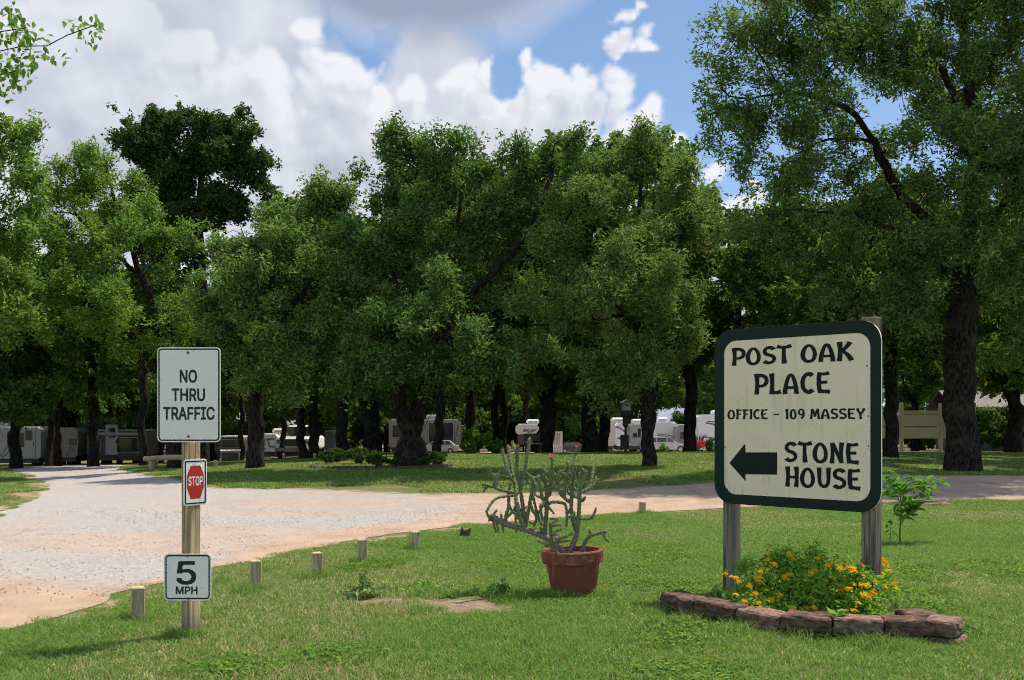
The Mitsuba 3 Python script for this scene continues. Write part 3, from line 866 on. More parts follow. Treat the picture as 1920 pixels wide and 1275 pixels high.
def caravan(name, label, px0, px1, ytop, Y, deg=0, body='rv_white', depth=2.4, lift=.45, nose=.0, windows=(), door=None, stripes=(), ac=None, wheels=True, roof='rv_white', awning=None, group='trailers and motorhomes', cat_='trailer', base=None):
    t = thing(name, label, cat_, group)
    pxm = (px0 + px1) / 2
    L = (px1 - px0) / F * Y
    z0 = float(at(pxm, Y)[2])
    H = CAMZ - (ytop - HZ) / F * Y - z0
    M = oriented(pxm, Y + depth / 2, deg)
    M[2, 3] = z0
    # side profile seen from the front: rounded top corners, a slanting nose on the right when asked
    c = .22
    prof = sg.Polygon([(-L / 2, lift), (L / 2 - nose, lift), (L / 2, lift + nose * 1.2 + .001), (L / 2, H), (-L / 2, H)]).buffer(-c).buffer(c, quad_segs=5)
    m = extrude(prof, depth); m.apply_transform(trimesh.transformations.rotation_matrix(math.pi / 2, (1, 0, 0))); move(m, y=depth / 2)
    P = lambda nm, q, mt, par=None, **k: part(par or t, nm, place(q, M), mt, **k)
    P('body', m, body)
    P('roof', box(L - .35, depth - .1, .07, (0, 0, H + .035)), roof)
    P('skirt', box(L - .3 - nose, depth - .25, lift * .55, (-nose / 2, 0, lift * .72)), 'rv_brown')
    fy = -depth / 2
    for (u, v, w, h) in windows:
        x, z = -L / 2 + u * L, lift + v * (H - lift)
        k = P('window', box(w + .1, .04, h + .1, (x, fy - .015, z), .015), 'rv_grey')
        P('pane', box(w, .02, h, (x, fy - .045, z)), 'dark_glass', k)
    if door is not None:
        x = -L / 2 + door * L
        k = P('door', box(.72, .05, 1.75, (x, fy - .02, lift + .95), .02), 'rv_grey')
        P('pane', box(.4, .02, .55, (x, fy - .055, lift + 1.35)), 'dark_glass', k)
        P('handle', box(.05, .05, .16, (x + .27, fy - .06, lift + .85)), 'dark_steel', k)
        P('step', box(.7, .4, .06, (x, fy - .25, lift - .15)), 'dark_steel')
    for (u0, v0, u1, v1, th) in stripes:
        n = 10
        pts = [(-L / 2 + L * (u0 + (u1 - u0) * i / n), lift + (H - lift) * (v0 + (v1 - v0) * (i / n) ** 1.8)) for i in range(n + 1)]
        s = sg.LineString(pts).buffer(th, cap_style=2)
        q = extrude(s, .012); q.apply_transform(trimesh.transformations.rotation_matrix(math.pi / 2, (1, 0, 0))); move(q, y=fy - .003)
        P('stripe', q, 'rv_stripe')
    if ac is not None:
        k = P('air_conditioner', box(.85, .7, .32, (-L / 2 + ac * L, 0, H + .23), .1), 'rv_white')
        P('vent', box(.6, .03, .12, (-L / 2 + ac * L, -.36, H + .2)), 'rv_grey', k)
    if awning:
        P('awning', tube_mesh((-L / 2 + awning[0] * L, fy - .12, H - .18), (-L / 2 + awning[1] * L, fy - .12, H - .18), .09), 'rv_grey')
    if wheels:
        for x in (-.15 * L, -.15 * L + .8):
            w = trimesh.creation.cylinder(.34, .2, sections=20); rot(w, 90, (1, 0, 0)); move(w, x, fy + .12, .34)
            k = P('wheel', w, 'tyre_rubber')
            w = trimesh.creation.cylinder(.17, .03, sections=16); rot(w, 90, (1, 0, 0)); move(w, x, fy + .01, .34)
            P('rim', w, 'rv_grey', k)
    return t


def tube_mesh(a, b, r, sides=10):
    return mesh(tube([a, b], [r, r], sides))


caravan('trailer', 'grey trailer at the far left edge with a wide dark window and a narrow door', -70, 96, 802, 58, body='rv_grey', windows=((.28, .5, 2.4, .95), (.785, .6, .34, .8)), door=.87, stripes=((.55, .05, .76, .95, .05), (.50, .05, .70, .9, .03)), wheels=False, ac=.45)
caravan('trailer', 'beige trailer seen end on between two dark trunks at the left', 122, 162, 804, 59, body='rv_tan', windows=((.8, .55, .5, .4),), stripes=((.45, .05, .75, .6, .06), (.6, .05, .85, .45, .04)), wheels=False, roof='rv_tan')
caravan('trailer', 'narrow pale trailer end beside the beige trailer', 109, 121, 810, 60, body='rv_white', wheels=False)
caravan('trailer', 'long dark grey trailer with a rolled awning left of the traffic sign post', 178, 290, 808, 58, body='rv_brown', windows=((.70, .45, 1.3, .8), (.16, .45, .4, .7)), awning=(.05, .95), roof='rv_grey', wheels=False, door=.42)
caravan('trailer', 'brown trailer partly behind the traffic sign post', 412, 468, 820, 60, body='rv_brown', windows=((.5, .6, .9, .45),), wheels=False, stripes=((.05, .35, .95, .35, .04),))
caravan('travel_trailer', 'white travel trailer with round dark swooshes right of the traffic sign post', 488, 531, 816, 58, body='rv_white', windows=((.25, .6, .4, .3),), stripes=((.5, .75, .62, .3, .04), (.62, .3, .95, .28, .04), (.5, .75, .9, .78, .04), (.1, .2, .45, .18, .06)), wheels=False, ac=.9)
caravan('trailer', 'blue grey trailer rising behind the white truck', 531, 564, 814, 68, body='rv_grey', ac=.1, wheels=False, stripes=((.3, .9, .8, .4, .03),))
caravan('trailer', 'narrow white trailer nose between two slim trunks', 574, 590, 813, 62, body='rv_white', windows=((.4, .75, .3, .2),), wheels=False)
caravan('trailer', 'small grey trailer far behind the low shrubs', 611, 633, 809, 74, body='rv_grey', wheels=False)
caravan('motorhome', 'motorhome with a big dark windscreen behind the leaning post oak', 732, 864, 788, 68, body='rv_tan', windows=((.66, .55, .85, 1.3), (.82, .5, .9, 1.5), (.15, .6, .9, .8)), cat_='motorhome', stripes=((.9, .1, .98, .8, .05),), ac=.6)
caravan('fifth_wheel_trailer', 'grey trailer nose with a dark swoosh above the cactus', 966, 1013, 797, 66, body='rv_cream', nose=.35, lift=1.25, stripes=((.30, .35, .52, .45, .05), (.48, .22, .82, .5, .05), (.32, .5, .7, .46, .03)), ac=.70, wheels=False)
caravan('trailer', 'light grey flat sided trailer left of the black post box', 1130, 1150, 789, 66, body='rv_cream', wheels=False)
caravan('trailer', 'white trailer end with curved blue stripes left of the black post box', 1150, 1170, 794, 66, body='rv_white', stripes=((.05, .85, .95, .6, .05), (.2, .35, .95, .5, .04), (.2, .35, .95, .1, .04)), ac=.4, wheels=False)
caravan('trailer', 'grey trailer end with small dark openings right of the black post box', 1178, 1206, 796, 70, body='rv_grey', windows=((.3, .5, .3, .3), (.6, .6, .2, .6)), wheels=False, ac=.6)
caravan('travel_trailer', 'white travel trailer behind the silver car', 1212, 1265, 792, 76, body='rv_white', stripes=((.3, .45, .98, .25, .05), (.3, .52, .9, .40, .03)), ac=.55)
caravan('trailer', 'small grey trailer between the white trailer and a dark trunk', 1265, 1288, 797, 74, body='rv_grey', windows=((.5, .5, .5, .5),), wheels=False)
caravan('fifth_wheel_trailer', 'large pale trailer beside the left edge of the large sign', 1303, 1372, 779, 72, body='rv_white', stripes=((.2, .75, .7, .55, .05), (.25, .8, .9, .7, .04), (.1, .3, .6, .2, .04)), windows=((.85, .6, .6, .6),), ac=.6)


def car(name, label, px0, px1, Y, paint, flip=False, group='parked cars'):
    t = thing(name, label, 'car', group)
    L = 4.5; s = (px1 - px0) / F * Y / L
    M = oriented((px0 + px1) / 2, Y, 0) @ np.diag([(-1 if flip else 1) * s, s, s, 1])
    def prism(pts, y0, y1, r=.0):
        g_ = sg.Polygon(pts)
        if r: g_ = g_.buffer(-r).buffer(r, quad_segs=4)
        m = extrude(g_, y1 - y0); m.apply_transform(trimesh.transformations.rotation_matrix(math.pi / 2, (1, 0, 0))); move(m, y=y1)
        return m
    def P(nm, m, mt, par=None):
        m = place(m, M)
        if flip: m.invert()
        return part(par or t, nm, m, mt)
    body = prism([(-2.25, .3), (2.2, .3), (2.28, .55), (2.15, .82), (1.15, .95), (-1.6, .98), (-2.2, .92), (-2.28, .6)], -.85, .85, .08)
    P('body', body, paint)
    P('cabin', prism([(-1.9, .93), (1.2, .93), (.45, 1.42), (.2, 1.46), (-1.0, 1.46), (-1.3, 1.42)], -.74, .74, .04), paint)
    for pts in ([(-1.55, 1.0), (-.85, 1.0), (-.85, 1.38), (-1.2, 1.38)], [(-.75, 1.0), (.1, 1.0), (.1, 1.38), (-.75, 1.38)], [(.2, 1.0), (.95, 1.0), (.42, 1.36), (.2, 1.38)]):
        P('side_window', prism(pts, -.755, -.742), 'pale_glass')
    for x in (-1.4, 1.4):
        w = trimesh.creation.cylinder(.32, .2, sections=22); rot(w, 90, (1, 0, 0)); move(w, x, -.78, .32)
        k = P('wheel', w, 'tyre_rubber')
        w = trimesh.creation.cylinder(.19, .03, sections=16); rot(w, 90, (1, 0, 0)); move(w, x, -.89, .32)
        P('rim', w, 'aluminium', k)
    P('headlight', box(.12, .3, .14, (2.2, -.62, .70), .03), 'pale_glass')
    P('tail_light', box(.1, .3, .16, (-2.22, -.62, .75), .03), 'lamp_red')
    P('door_handle', box(.18, .03, .04, (-.55, -.86, .86)), 'dark_steel')
    P('mirror', box(.16, .16, .12, (.85, -.93, 1.0), .03), paint)
    return t


car('parked_car', 'silver car with dark tinted windows parked in front of the white travel trailer', 1200, 1290, 70, 'car_silver')
car('parked_car', 'white car beside the left edge of the large sign', 1312, 1395, 66, 'rv_white', True)
car('parked_car', 'dark car parked by the lattice screen above the cactus', 1046, 1112, 64, 'car_dark')
car('parked_car', 'silver car half hidden behind the leaning post oak', 783, 860, 62, 'car_silver', True)
# white pickup with a boxy front, right of the traffic sign post
t = thing('pickup_truck', 'white truck with a dark grille right of the traffic sign post', 'truck')
M = oriented(548, 56, 0)
for nm, m, mt in (('body', box(1.9, 4.6, .75, (0, 2.3, .85), .12), 'rv_white'), ('cabin', box(1.6, 1.6, .7, (0, 2.6, 1.52), .2), 'rv_white'), ('windscreen', box(1.35, .05, .5, (0, 1.78, 1.52), .02), 'dark_glass'), ('grille', box(1.1, .06, .4, (0, -.02, .9), .02), 'dark_steel'),
                  ('bumper', box(1.9, .2, .2, (0, -.08, .52), .05), 'rv_tan'), ('headlight', box(.25, .06, .2, (-.75, -.02, .95), .02), 'pale_glass'), ('headlight', box(.25, .06, .2, (.75, -.02, .95), .02), 'pale_glass')):
    part(t, nm, place(m, M), mt)
for x in (-.85, .85):
    w = trimesh.creation.cylinder(.36, .24, sections=20); rot(w, 90, (0, 1, 0)); move(w, x, .9, .36)
    part(t, 'wheel', place(w, M), 'tyre_rubber')

# pale electrical cabinet
t = thing('utility_cabinet', 'grey utility cabinet with a white lid right of the traffic sign post', 'cabinet')
M = oriented(432, 47, 12)
part(t, 'body', place(box(.85, .6, .5, (0, 0, .27), .02), M), 'rv_grey')
part(t, 'lid', place(box(.92, .67, .06, (0, 0, .55), .015), M), 'rv_white')
part(t, 'door', place(box(.74, .03, .40, (0, -.31, .27), .01), M), 'rv_brown')

# lattice screen
t = thing('lattice_screen', 'white wooden lattice screen beside the dark parked car', 'screen')
M = oriented(1041, 60, 20)
part(t, 'post', place(box(.1, .1, 1.35, (-.4, 0, .67)), M), 'rv_cream'); part(t, 'post', place(box(.1, .1, 1.35, (.4, 0, .67)), M), 'rv_cream')
for k in range(7):
    part(t, 'slat', place(box(.055, .03, 1.1, (-.3 + k * .1, -.01, .7)), M), 'rv_cream')
part(t, 'rail', place(box(.75, .05, .08, (0, 0, 1.29)), M), 'rv_cream'); part(t, 'rail', place(box(.75, .05, .08, (0, 0, .12)), M), 'rv_cream')

# black post with box and bird house
t = thing('post_box', 'black post with a dark box and a pale bird house on top', 'post')
M = oriented(1173, 37, 8)
hh = lambda py: CAMZ - (py - HZ) / F * 37 - float(at(1173, 37)[2])
part(t, 'post', place(box(.08, .08, hh(775), (0, 0, hh(775) / 2), .01), M), 'black_metal')
part(t, 'box', place(box(.27, .25, .54, (-.08, -.16, (hh(843) + hh(815)) / 2), .02), M), 'black_metal')
k = part(t, 'bird_house', place(box(.27, .25, .30, (.02, 0, hh(762)), .01), M), 'rv_grey')
part(k, 'roof', place(cat([rot(box(.24, .36, .03, (0, 0, 0)), s * 28, (0, 1, 0)).apply_translation((.02 + s * .095, 0, hh(762) + .19)) for s in (-1, 1)]), M), 'rv_cream')
q = trimesh.creation.cylinder(.035, .02, sections=16); rot(q, 90, (1, 0, 0)); move(q, .02, -.13, hh(760))
part(k, 'hole', place(q, M), 'sign_black')
part(t, 'collar', place(box(.30, .30, .16, (0, 0, hh(778)), .06), M), 'black_metal')
part(t, 'bracket', place(box(.2, .2, .42, (0, 0, hh(790)), .05), M), 'black_metal')

# board screen behind the thick tree on the right
t = thing('board_fence', 'tan board screen with two posts behind the thick trunk on the right', 'fence')
M = oriented(1716, 46, 0); z0 = float(at(1716, 46)[2]); pm = 46 / F
hh = lambda py: CAMZ - (py - HZ) / F * 46 - z0
for x in (-26, 48, -66, 110):
    part(t, 'post', place(box(.15, .13, hh(755) - .02, (x * pm, 0, hh(755) / 2), .01), M), 'fence_tan')
for y0, y1 in ((770, 776), (777, 799.5), (801, 822)):
    for x0, x1 in ((-63, -29), (-23, 45), (51, 107)):
        part(t, 'board', place(box((x1 - x0) * pm, .04, (y1 - y0) * pm, ((x0 + x1) / 2 * pm, -.02, (hh(y0) + hh(y1)) / 2), .006), M), 'fence_tan')
# dark cabin at the right edge
t = thing('cabin', 'dark low cabin with a pale roof edge at the right edge of the view', 'building')
M = oriented(1960, 56, -8)
part(t, 'wall', place(box(9, 5, 2.5, (0, 2.5, 1.25)), M), 'rv_brown')
part(t, 'roof', place(cat([rot(box(3.1, 10, .1), s * 20, (0, 1, 0)).apply_translation((s * 1.4, 0, 0)) for s in (-1, 1)]).apply_transform(trimesh.transformations.rotation_matrix(math.pi / 2, (0, 0, 1))).apply_translation((0, 2.5, 2.98)), M), 'black_metal')
for x in (-2.6, .2, 2.8):
    k = part(t, 'window', place(box(1.2, .06, .8, (x, -.02, 1.5), .01), M), 'rv_cream')
    part(k, 'pane', place(box(.5, .03, .66, (x - .28, -.06, 1.5)), M), 'dark_glass'); part(k, 'pane', place(box(.5, .03, .66, (x + .28, -.06, 1.5)), M), 'dark_glass')

# low log rail and bench on the left
t = thing('log_rail', 'low log rail on two short stumps at the road behind the traffic sign post', 'barrier')
a, b = on_ground(287, 882), on_ground(352, 880)
for q in (a, b):
    part(t, 'stump', mesh(tube([q - [0, 0, .05], q + [0, 0, .36]], [.15, .14], 12)), 'bollard_wood')
part(t, 'log', mesh(tube([a + [-.3, 0, .42], (a + b) / 2 + [0, 0, .44], b + [.3, 0, .41]], [.09, .1, .09], 12)), 'bollard_wood')
t = thing('garden_bench', 'small dark bench on the lawn beyond the cactus', 'bench')
M = oriented(1000, 38, 15)
part(t, 'seat', place(box(.62, .36, .06, (0, 0, .42), .01), M), 'rv_brown')
for x in (-.25, .25): part(t, 'leg', place(box(.07, .3, .40, (x, 0, .2), .01), M), 'rv_brown')
part(t, 'backrest', place(box(.62, .05, .3, (0, .18, .66), .01), M), 'rv_brown')
for px, py, h, lab in ((404, 880, .30, 'short wooden post on the lawn right of the traffic sign post'), (532, 863, .34, 'short wooden post in front of the white truck'), (590, 861, .26, 'short pale post left of the low shrubs')):
    q = on_ground(px, py)
    whole('marker_post', move(rot(box(.11, .11, h, (0, 0, 0), .01), 20), *(q + [0, 0, h / 2 - .02])), 'bollard_wood', lab, 'post')
# shrubs that stand apart
for px, Y, s in ((700, 29.9, .30), (740, 28.6, .22), (795, 28.8, .24), (825, 30, .26)):
    stand('shrub', 'bush', (px - 960) / F * Y, Y, s, g.uniform(0, 360), 'low dark shrub around the foot of the leaning post oak', 'shrub', 'shrubs around the post oak')
for px, Y, s, lab in ((892, 40, .75, 'bright green shrub on the lawn beyond the cactus'), (635, 31, .32, 'low shrub left of the leaning post oak'), (612, 30.5, .30, 'small low plant at the left end of the shrubs by the post oak'), (815, 29.5, .3, 'low shrub right of the leaning post oak base'), (932, 41, .45, 'small green plant right of the bright shrub'),
                      (1245, 64, .42, 'yellow green bush in front of the silver car'), (668, 30, .36, 'dark shrub against the left side of the post oak'), (710, 28.7, .28, 'dark shrub at the foot of the post oak'), (1330, 60, .6, 'plant in front of the white car')):
    stand('shrub', 'bush_bright' if 'bright' in lab or 'yellow' in lab else 'bush', (px - 960) / F * Y, Y, s, g.uniform(0, 360), lab, 'shrub')
# red flowering agave beside the white car
t = thing('red_flowers', 'clump of red flowers beside the white car', 'flowers')
c = at(1308, 60)
lf = leaves(c + g.uniform(-1, 1, (30, 3)) * [.35, .3, 0] + [0, 0, .55], 14, .14, .08, (.08, .08, .12), (.50, .06, .03), seed=3)
part(t, 'blossom', lf[:2], 'petal_material', color=lf[2])
part(t, 'leaf', join([tube([c, c + [math.cos(a) * .35, math.sin(a) * .3, .9], c + [math.cos(a) * .6, math.sin(a) * .5, 1.15]], [.05, .035, .005], 4) for a in np.linspace(0, 6.28, 14)[:-1]]), 'rv_stripe')
# stone ring round the post oak
t = thing('stone_edging', 'dark stone edging round the foot of the leaning post oak', 'edging')
for k in range(24):
    a = math.pi + math.pi * k / 23
    c = at(716, 29.5)[:2] + np.array([math.cos(a) * 2.0, math.sin(a) * 1.15])
    m = rot(box(.26, .17, .16, (0, 0, 0), .03), math.degrees(a) + 90 + g.uniform(-9, 9)); move(m, c[0], c[1], float(ground(*c)) + .02)
    part(t, 'stone', m, 'rv_brown')
# overhead wires
for (x0, y0, x1, y1, Y, lab) in ((560, 651, 1420, 657, 55, 'long thin overhead wire crossing the dark trees behind the large sign'), (-100, 705, 120, 716, 52, 'thin overhead wire at the far left')):
    n = 12
    pts = [ray_point(x0 + (x1 - x0) * i / n, y0 + (y1 - y0) * i / n + 10 * 4 * (i / n) * (1 - i / n), Y) for i in range(n + 1)]
    whole('overhead_wire', tube(pts, [.014] * (n + 1), 5), 'wire_grey', lab, 'wire')

# ------------------------------------------------------------------ lettering
def rib(pts, w):
    """A brush stroke of changing width with flat ends."""
    p = np.asarray(pts, float)
    w = np.interp(np.linspace(0, 1, len(p)), np.linspace(0, 1, len(w)), w)
    t = np.gradient(p, axis=0); t /= np.linalg.norm(t, axis=1, keepdims=True) + 1e-9
    nn = np.stack([-t[:, 1], t[:, 0]], 1) * w[:, None] / 2
    qs = [sg.Polygon([p[i] + nn[i], p[i + 1] + nn[i + 1], p[i + 1] - nn[i + 1], p[i] - nn[i]]).buffer(1e-4) for i in range(len(p) - 1)]
    return unary_union(qs)


def arc(cx, cy, rx, ry, a0, a1, n=18, egg=0.0):
    a = np.radians(np.linspace(a0, a1, n))
    return [(cx + rx * math.cos(t) * (1 - egg * math.sin(t)), cy + ry * math.sin(t)) for t in a]


def curve(*pts):
    p = np.array(pts, float)
    if len(p) < 3: return p
    t = np.linspace(0, 1, len(p)); s = np.linspace(0, 1, 16)
    from scipy.interpolate import CubicSpline
    return CubicSpline(t, p)(s)


def glyph(c):
    """Rounded, flared capitals as on the large sign, one unit tall: (shape, advance)."""
    S, B = [.20, .155, .22], [.15, .13, .17]
    stem = lambda x: rib(curve((x - .01, 0), (x + .02, .5), (x - .005, 1)), S)
    if c == 'P': return unary_union([stem(.12), rib([(.12, .90)] + arc(.30, .66, .24, .255, 90, -90) + [(.13, .385)], [.16, .17, .17, .13])]), .60
    if c == 'O' or c == '0': k = .30 if c == 'O' else .25; return rib(arc(k + .02, .48, k - .065, .43, 0, 360, 36, .16), [.16, .13, .19, .15, .16]), 2 * k + .08
    if c == 'S': return rib(list(arc(.29, .715, .20, .20, 25, 250, 16)) + list(arc(.27, .285, .22, .21, 75, -150, 16)), [.20, .15, .17, .17, .14, .21]), .58
    if c == 'T': return unary_union([rib(curve((.0, .955), (.28, .885), (.58, .96)), [.20, .14, .20]), rib(curve((.30, 0), (.275, .5), (.285, .93)), [.22, .155, .15])]), .60
    if c == 'A': return unary_union([rib(curve((.09, 0), (.13, .48), (.31, .91), (.49, .48), (.53, 0)), [.20, .16, .14, .16, .20]), rib([(.14, .30), (.48, .30)], [.13, .13])]), .66
    if c == 'K': return unary_union([stem(.11), rib(curve((.14, .47), (.33, .68), (.50, .97)), [.13, .16, .20]), rib(curve((.18, .52), (.38, .35), (.56, .02)), [.14, .17, .21])]), .66
    if c == 'L': return unary_union([stem(.12), rib(curve((.10, .09), (.30, .075), (.50, .12)), [.17, .15, .20])]), .56
    if c == 'C': return rib(arc(.33, .49, .24, .42, 52, 312, 26, .0), [.21, .16, .17, .16, .21]), .60
    if c == 'E': return unary_union([rib(curve((.16, .03), (.10, .5), (.14, .97)), [.18, .165, .18]), rib(curve((.12, .905), (.30, .885), (.50, .93)), B), rib([(.12, .50), (.43, .51)], [.13, .15]), rib(curve((.12, .095), (.30, .09), (.53, .06)), [.17, .16, .20])]), .60
    if c == 'F': return unary_union([stem(.12), rib(curve((.12, .905), (.28, .885), (.47, .93)), B), rib([(.12, .50), (.41, .51)], [.13, .15])]), .54
    if c == 'I': return stem(.11), .26
    if c == '1': return unary_union([rib(curve((.19, 0), (.20, .5), (.19, .99)), [.19, .155, .17]), rib([(.04, .80), (.18, .94)], [.12, .12])]), .36
    if c == '9': return unary_union([rib(arc(.28, .67, .18, .25, 0, 360, 30), [.15, .14, .16]), rib(curve((.46, .68), (.45, .35), (.27, .05)), [.15, .16, .17])]), .58
    if c == 'M': return unary_union([rib(curve((.09, 0), (.13, .5), (.16, .96)), [.19, .15, .18]), rib(curve((.16, .95), (.27, .70), (.375, .22)), [.16, .15, .15]), rib(curve((.59, .95), (.48, .70), (.375, .22)), [.16, .15, .15]), rib(curve((.66, 0), (.62, .5), (.59, .96)), [.19, .15, .18])]), .80
    if c == 'Y': return unary_union([rib(curve((.06, .98), (.16, .68), (.29, .46)), [.20, .16, .15]), rib(curve((.54, .98), (.44, .68), (.29, .46)), [.20, .16, .15]), rib(curve((.30, 0), (.285, .25), (.29, .52)), [.21, .16, .15])]), .62
    if c == 'N': return unary_union([rib(curve((.10, 0), (.13, .5), (.11, .98)), [.20, .15, .17]), rib(curve((.13, .95), (.30, .55), (.49, .05)), [.15, .16, .15]), rib(curve((.51, .02), (.48, .5), (.51, 1)), [.16, .15, .20])]), .64
    if c == 'H': return unary_union([stem(.11), stem(.50), rib([(.12, .48), (.50, .48)], [.14, .14])]), .64
    if c == 'U': return rib(curve((.10, 1), (.115, .55), (.15, .22), (.31, .085), (.47, .22), (.505, .55), (.51, 1)), [.20, .155, .16, .155, .20]), .64
    if c == '-': return rib([(.05, .46), (.50, .46)], [.11, .11]), .56
    return None, .30


def written(text, x0, x1, y0, h, depth):
    """The line as a mesh between x0 and x1, its feet at y0, h tall."""
    parts_, x = [], 0.0
    for c in text:
        g_, a = glyph(c)
        if g_ is not None: parts_.append(affinity.translate(g_, x, 0))
        x += a + .03
    u = unary_union(parts_)
    b = u.bounds
    k = (x1 - x0) / (b[2] - b[0])
    u = affinity.affine_transform(u, [k, 0, 0, h, x0 - b[0] * k, y0]).simplify(.0006)
    return extrude(u, depth)


def printed(text, x0, x1, y0, h, depth, bold=False, fat=0.0):
    m = meshkit.text_mesh(text, 1.0, 1.0, bold)
    if fat:
        up_ = m.face_normals[:, 2] > .9
        m = extrude(unary_union([sg.Polygon(t_[:, :2]).buffer(1e-4) for t_ in m.triangles[up_]]).buffer(fat, join_style=2), 1.0)
    b = m.bounds
    m.apply_translation((-b[0][0], -b[0][1], -b[0][2]))
    m.apply_scale(((x1 - x0) / (b[1][0] - b[0][0]), h / (b[1][1] - b[0][1]), depth))
    m.apply_translation((x0, y0, 0))
    return m


# ------------------------------------------------------------------ the large sign
BL, BR, ZB, ZT = np.array([1.771, 8.78]), np.array([2.847, 7.75]), .638, 2.143
BW, BH = float(np.linalg.norm(BR - BL)), ZT - ZB
BM = frame([*BL, ZB], [*(BR - BL), 0], [0, 0, 1])
_q = []
for (u, v) in ((0, 0), (1, 0), (1, 1), (0, 1)):
    w = BM @ [u * BW, v * BH, 0, 1]
    _q.append((960 + w[0] / w[1] * F, HZ - (w[2] - CAMZ) / w[1] * F))


def board_uv(px, py):
    """The place on the board's face that shows at a place of the photograph (used to measure its layout)."""
    r = np.array([(px - 960) / F, 1, -(py - HZ) / F]); o = np.array([0, 0, CAMZ])
    n_ = BM[:3, 2]
    p = o + r * ((BM[:3, 3] - o) @ n_) / (r @ n_)
    return (p - BM[:3, 3]) @ BM[:3, 0], (p - BM[:3, 3]) @ BM[:3, 1]


t = thing('place_sign', 'large cream sign board with a dark green border on two grey wooden posts', 'sign')
put = lambda nm, m, mt, par=None, **k: part(par or t, nm, place(m, BM), mt, **k)
outer, inner = rrect(0, 0, BW, BH, .17), rrect(.095, .085, BW - .085, BH - .10, .115)
panel = put('panel', move(extrude(outer, .018), z=-.018), 'cream_paint')
put('border', extrude(outer.buffer(-.0005).difference(inner), .003), 'green_paint')
for nm, txt, a, b in (('lettering', 'POST OAK', (1372, 686), (1602, 638)), ('lettering', 'PLACE', (1414, 740), (1557, 696)), ('lettering', 'OFFICE - 109 MASSEY', (1364, 786), (1623, 765)), ('lettering', 'STONE', (1471, 866), (1611, 830)), ('lettering', 'HOUSE', (1472, 912), (1614, 879))):
    u0, v0 = board_uv(*a); u1, v1 = board_uv(*b)
    k = put(nm, written(txt.replace(' - ', '-') if 0 else txt, u0, u1, v0, abs(v1 - v0) * (1.0 if txt != 'POST OAK' else .96), .003), 'dark_lettering', panel)
ar = [board_uv(*p) for p in ((1368, 868), (1397, 832), (1398, 848), (1457, 848), (1457, 890), (1398, 889), (1398, 902))]
put('arrow', extrude(sg.Polygon(ar), .003), 'dark_lettering', panel)
for px, py in ((1357, 700), (1626, 686), (1358, 783), (1628, 780), (1359, 838), (1629, 836), (1364, 917), (1628, 930), (1640, 860)):
    u, v = board_uv(px, py)
    put('screw', move(trimesh.creation.cylinder(.006, .006, sections=10), u, v, .003), 'dark_steel', panel)
for u, w, ztop in ((.125, .112, ZT - .02), (BW - .112, .118, ZT + .022)):
    c = BM[:3, 3] + BM[:3, 0] * u - BM[:3, 2] * (.02 + w / 2)
    z = float(ground(c[0], c[1])) - .3
    m = box(w, w, ztop - z, (0, 0, 0), .006)
    m.apply_transform(frame([c[0], c[1], (ztop + z) / 2], BM[:3, 0], -BM[:3, 2]))
    part(t, 'post', m, 'grey_wood')

# ------------------------------------------------------------------ the traffic sign post
PY = float(on_ground(357, 1193)[1])
pc = np.array([(358 - 960) / F * PY, PY])
pz = float(ground(*pc))
A = math.radians(32.7)
right_n, front_n = np.array([math.cos(A), -math.sin(A)]), np.array([-math.sin(A), -math.cos(A)])
w = .091
top = CAMZ - (664 - HZ) / F * PY
m = box(w, w, top - pz + .3, (0, 0, 0), .005)
m.apply_transform(frame([*pc, (top + pz - .3) / 2], [math.cos(A), -math.sin(A), 0], [math.sin(A), math.cos(A), 0]))
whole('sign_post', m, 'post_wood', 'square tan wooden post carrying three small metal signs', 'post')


def plate(name, label, px0, py0, px1, py1, r, Yf, border, texts, bolts, line=.006, warp=None):
    t = thing(name, label, 'sign')
    s = Yf / F
    o = np.array([(px0 - 960) * s, Yf, CAMZ - (py1 - HZ) * s])
    M = frame(o, [1, 0, 0], [0, 0, 1])
    Wd, Hd = (px1 - px0) * s, (py1 - py0) * s
    outline = rrect(0, 0, Wd, Hd, r)
    pl = part(t, 'panel', place(move(extrude(outline, .003), z=-.003), M), 'sign_white')
    a = outline.buffer(-border)
    part(t, 'border', place(extrude(a.difference(a.buffer(-line)), .002), M), 'sign_black')
    for txt, x0, y0, x1, y1, bold in texts:
        part(t, 'lettering', place(printed(txt, (x0 - px0) * s, (x1 - px0) * s, (py1 - y1) * s, (y1 - y0) * s, .0012, bold, .018 if len(txt) > 1 else 0), M), 'sign_black')
    for x, y in bolts:
        b = trimesh.creation.cylinder(.0085, .008, sections=12); move(b, (x - px0) * s, (py1 - y) * s, .003)
        part(t, 'bolt', place(b, M), 'dark_steel')
    return t


Yf = PY - .066
plate('traffic_sign', 'white NO THRU TRAFFIC sign at the top of the tan wooden post', 294.5, 651, 414, 829, .033, Yf, .0085,
      [('NO', 337, 693, 369.5, 718, True), ('THRU', 322, 728, 384.5, 752.5, True), ('TRAFFIC', 306, 762.5, 402.5, 787.5, True)], [(352.5, 661), (353.5, 818.5)], .0098)
plate('speed_sign', 'white 5 MPH sign low on the tan wooden post', 307.5, 1038, 396, 1126, .034, Yf, .0095,
      [('5', 331, 1052, 368.5, 1096.5, True), ('MPH', 329.5, 1099.5, 370.5, 1114, True)], [(351.5, 1042), (352.5, 1122)], .0092)
t = thing('stop_sign', 'small white sign with a red STOP octagon on the right side of the tan post', 'sign')
SW, SH = .200, 86 / F * PY
c = pc + right_n * (w / 2 + .0045)
tang = np.array([math.sin(A), math.cos(A)])
xr = (387.5 - 960) / F
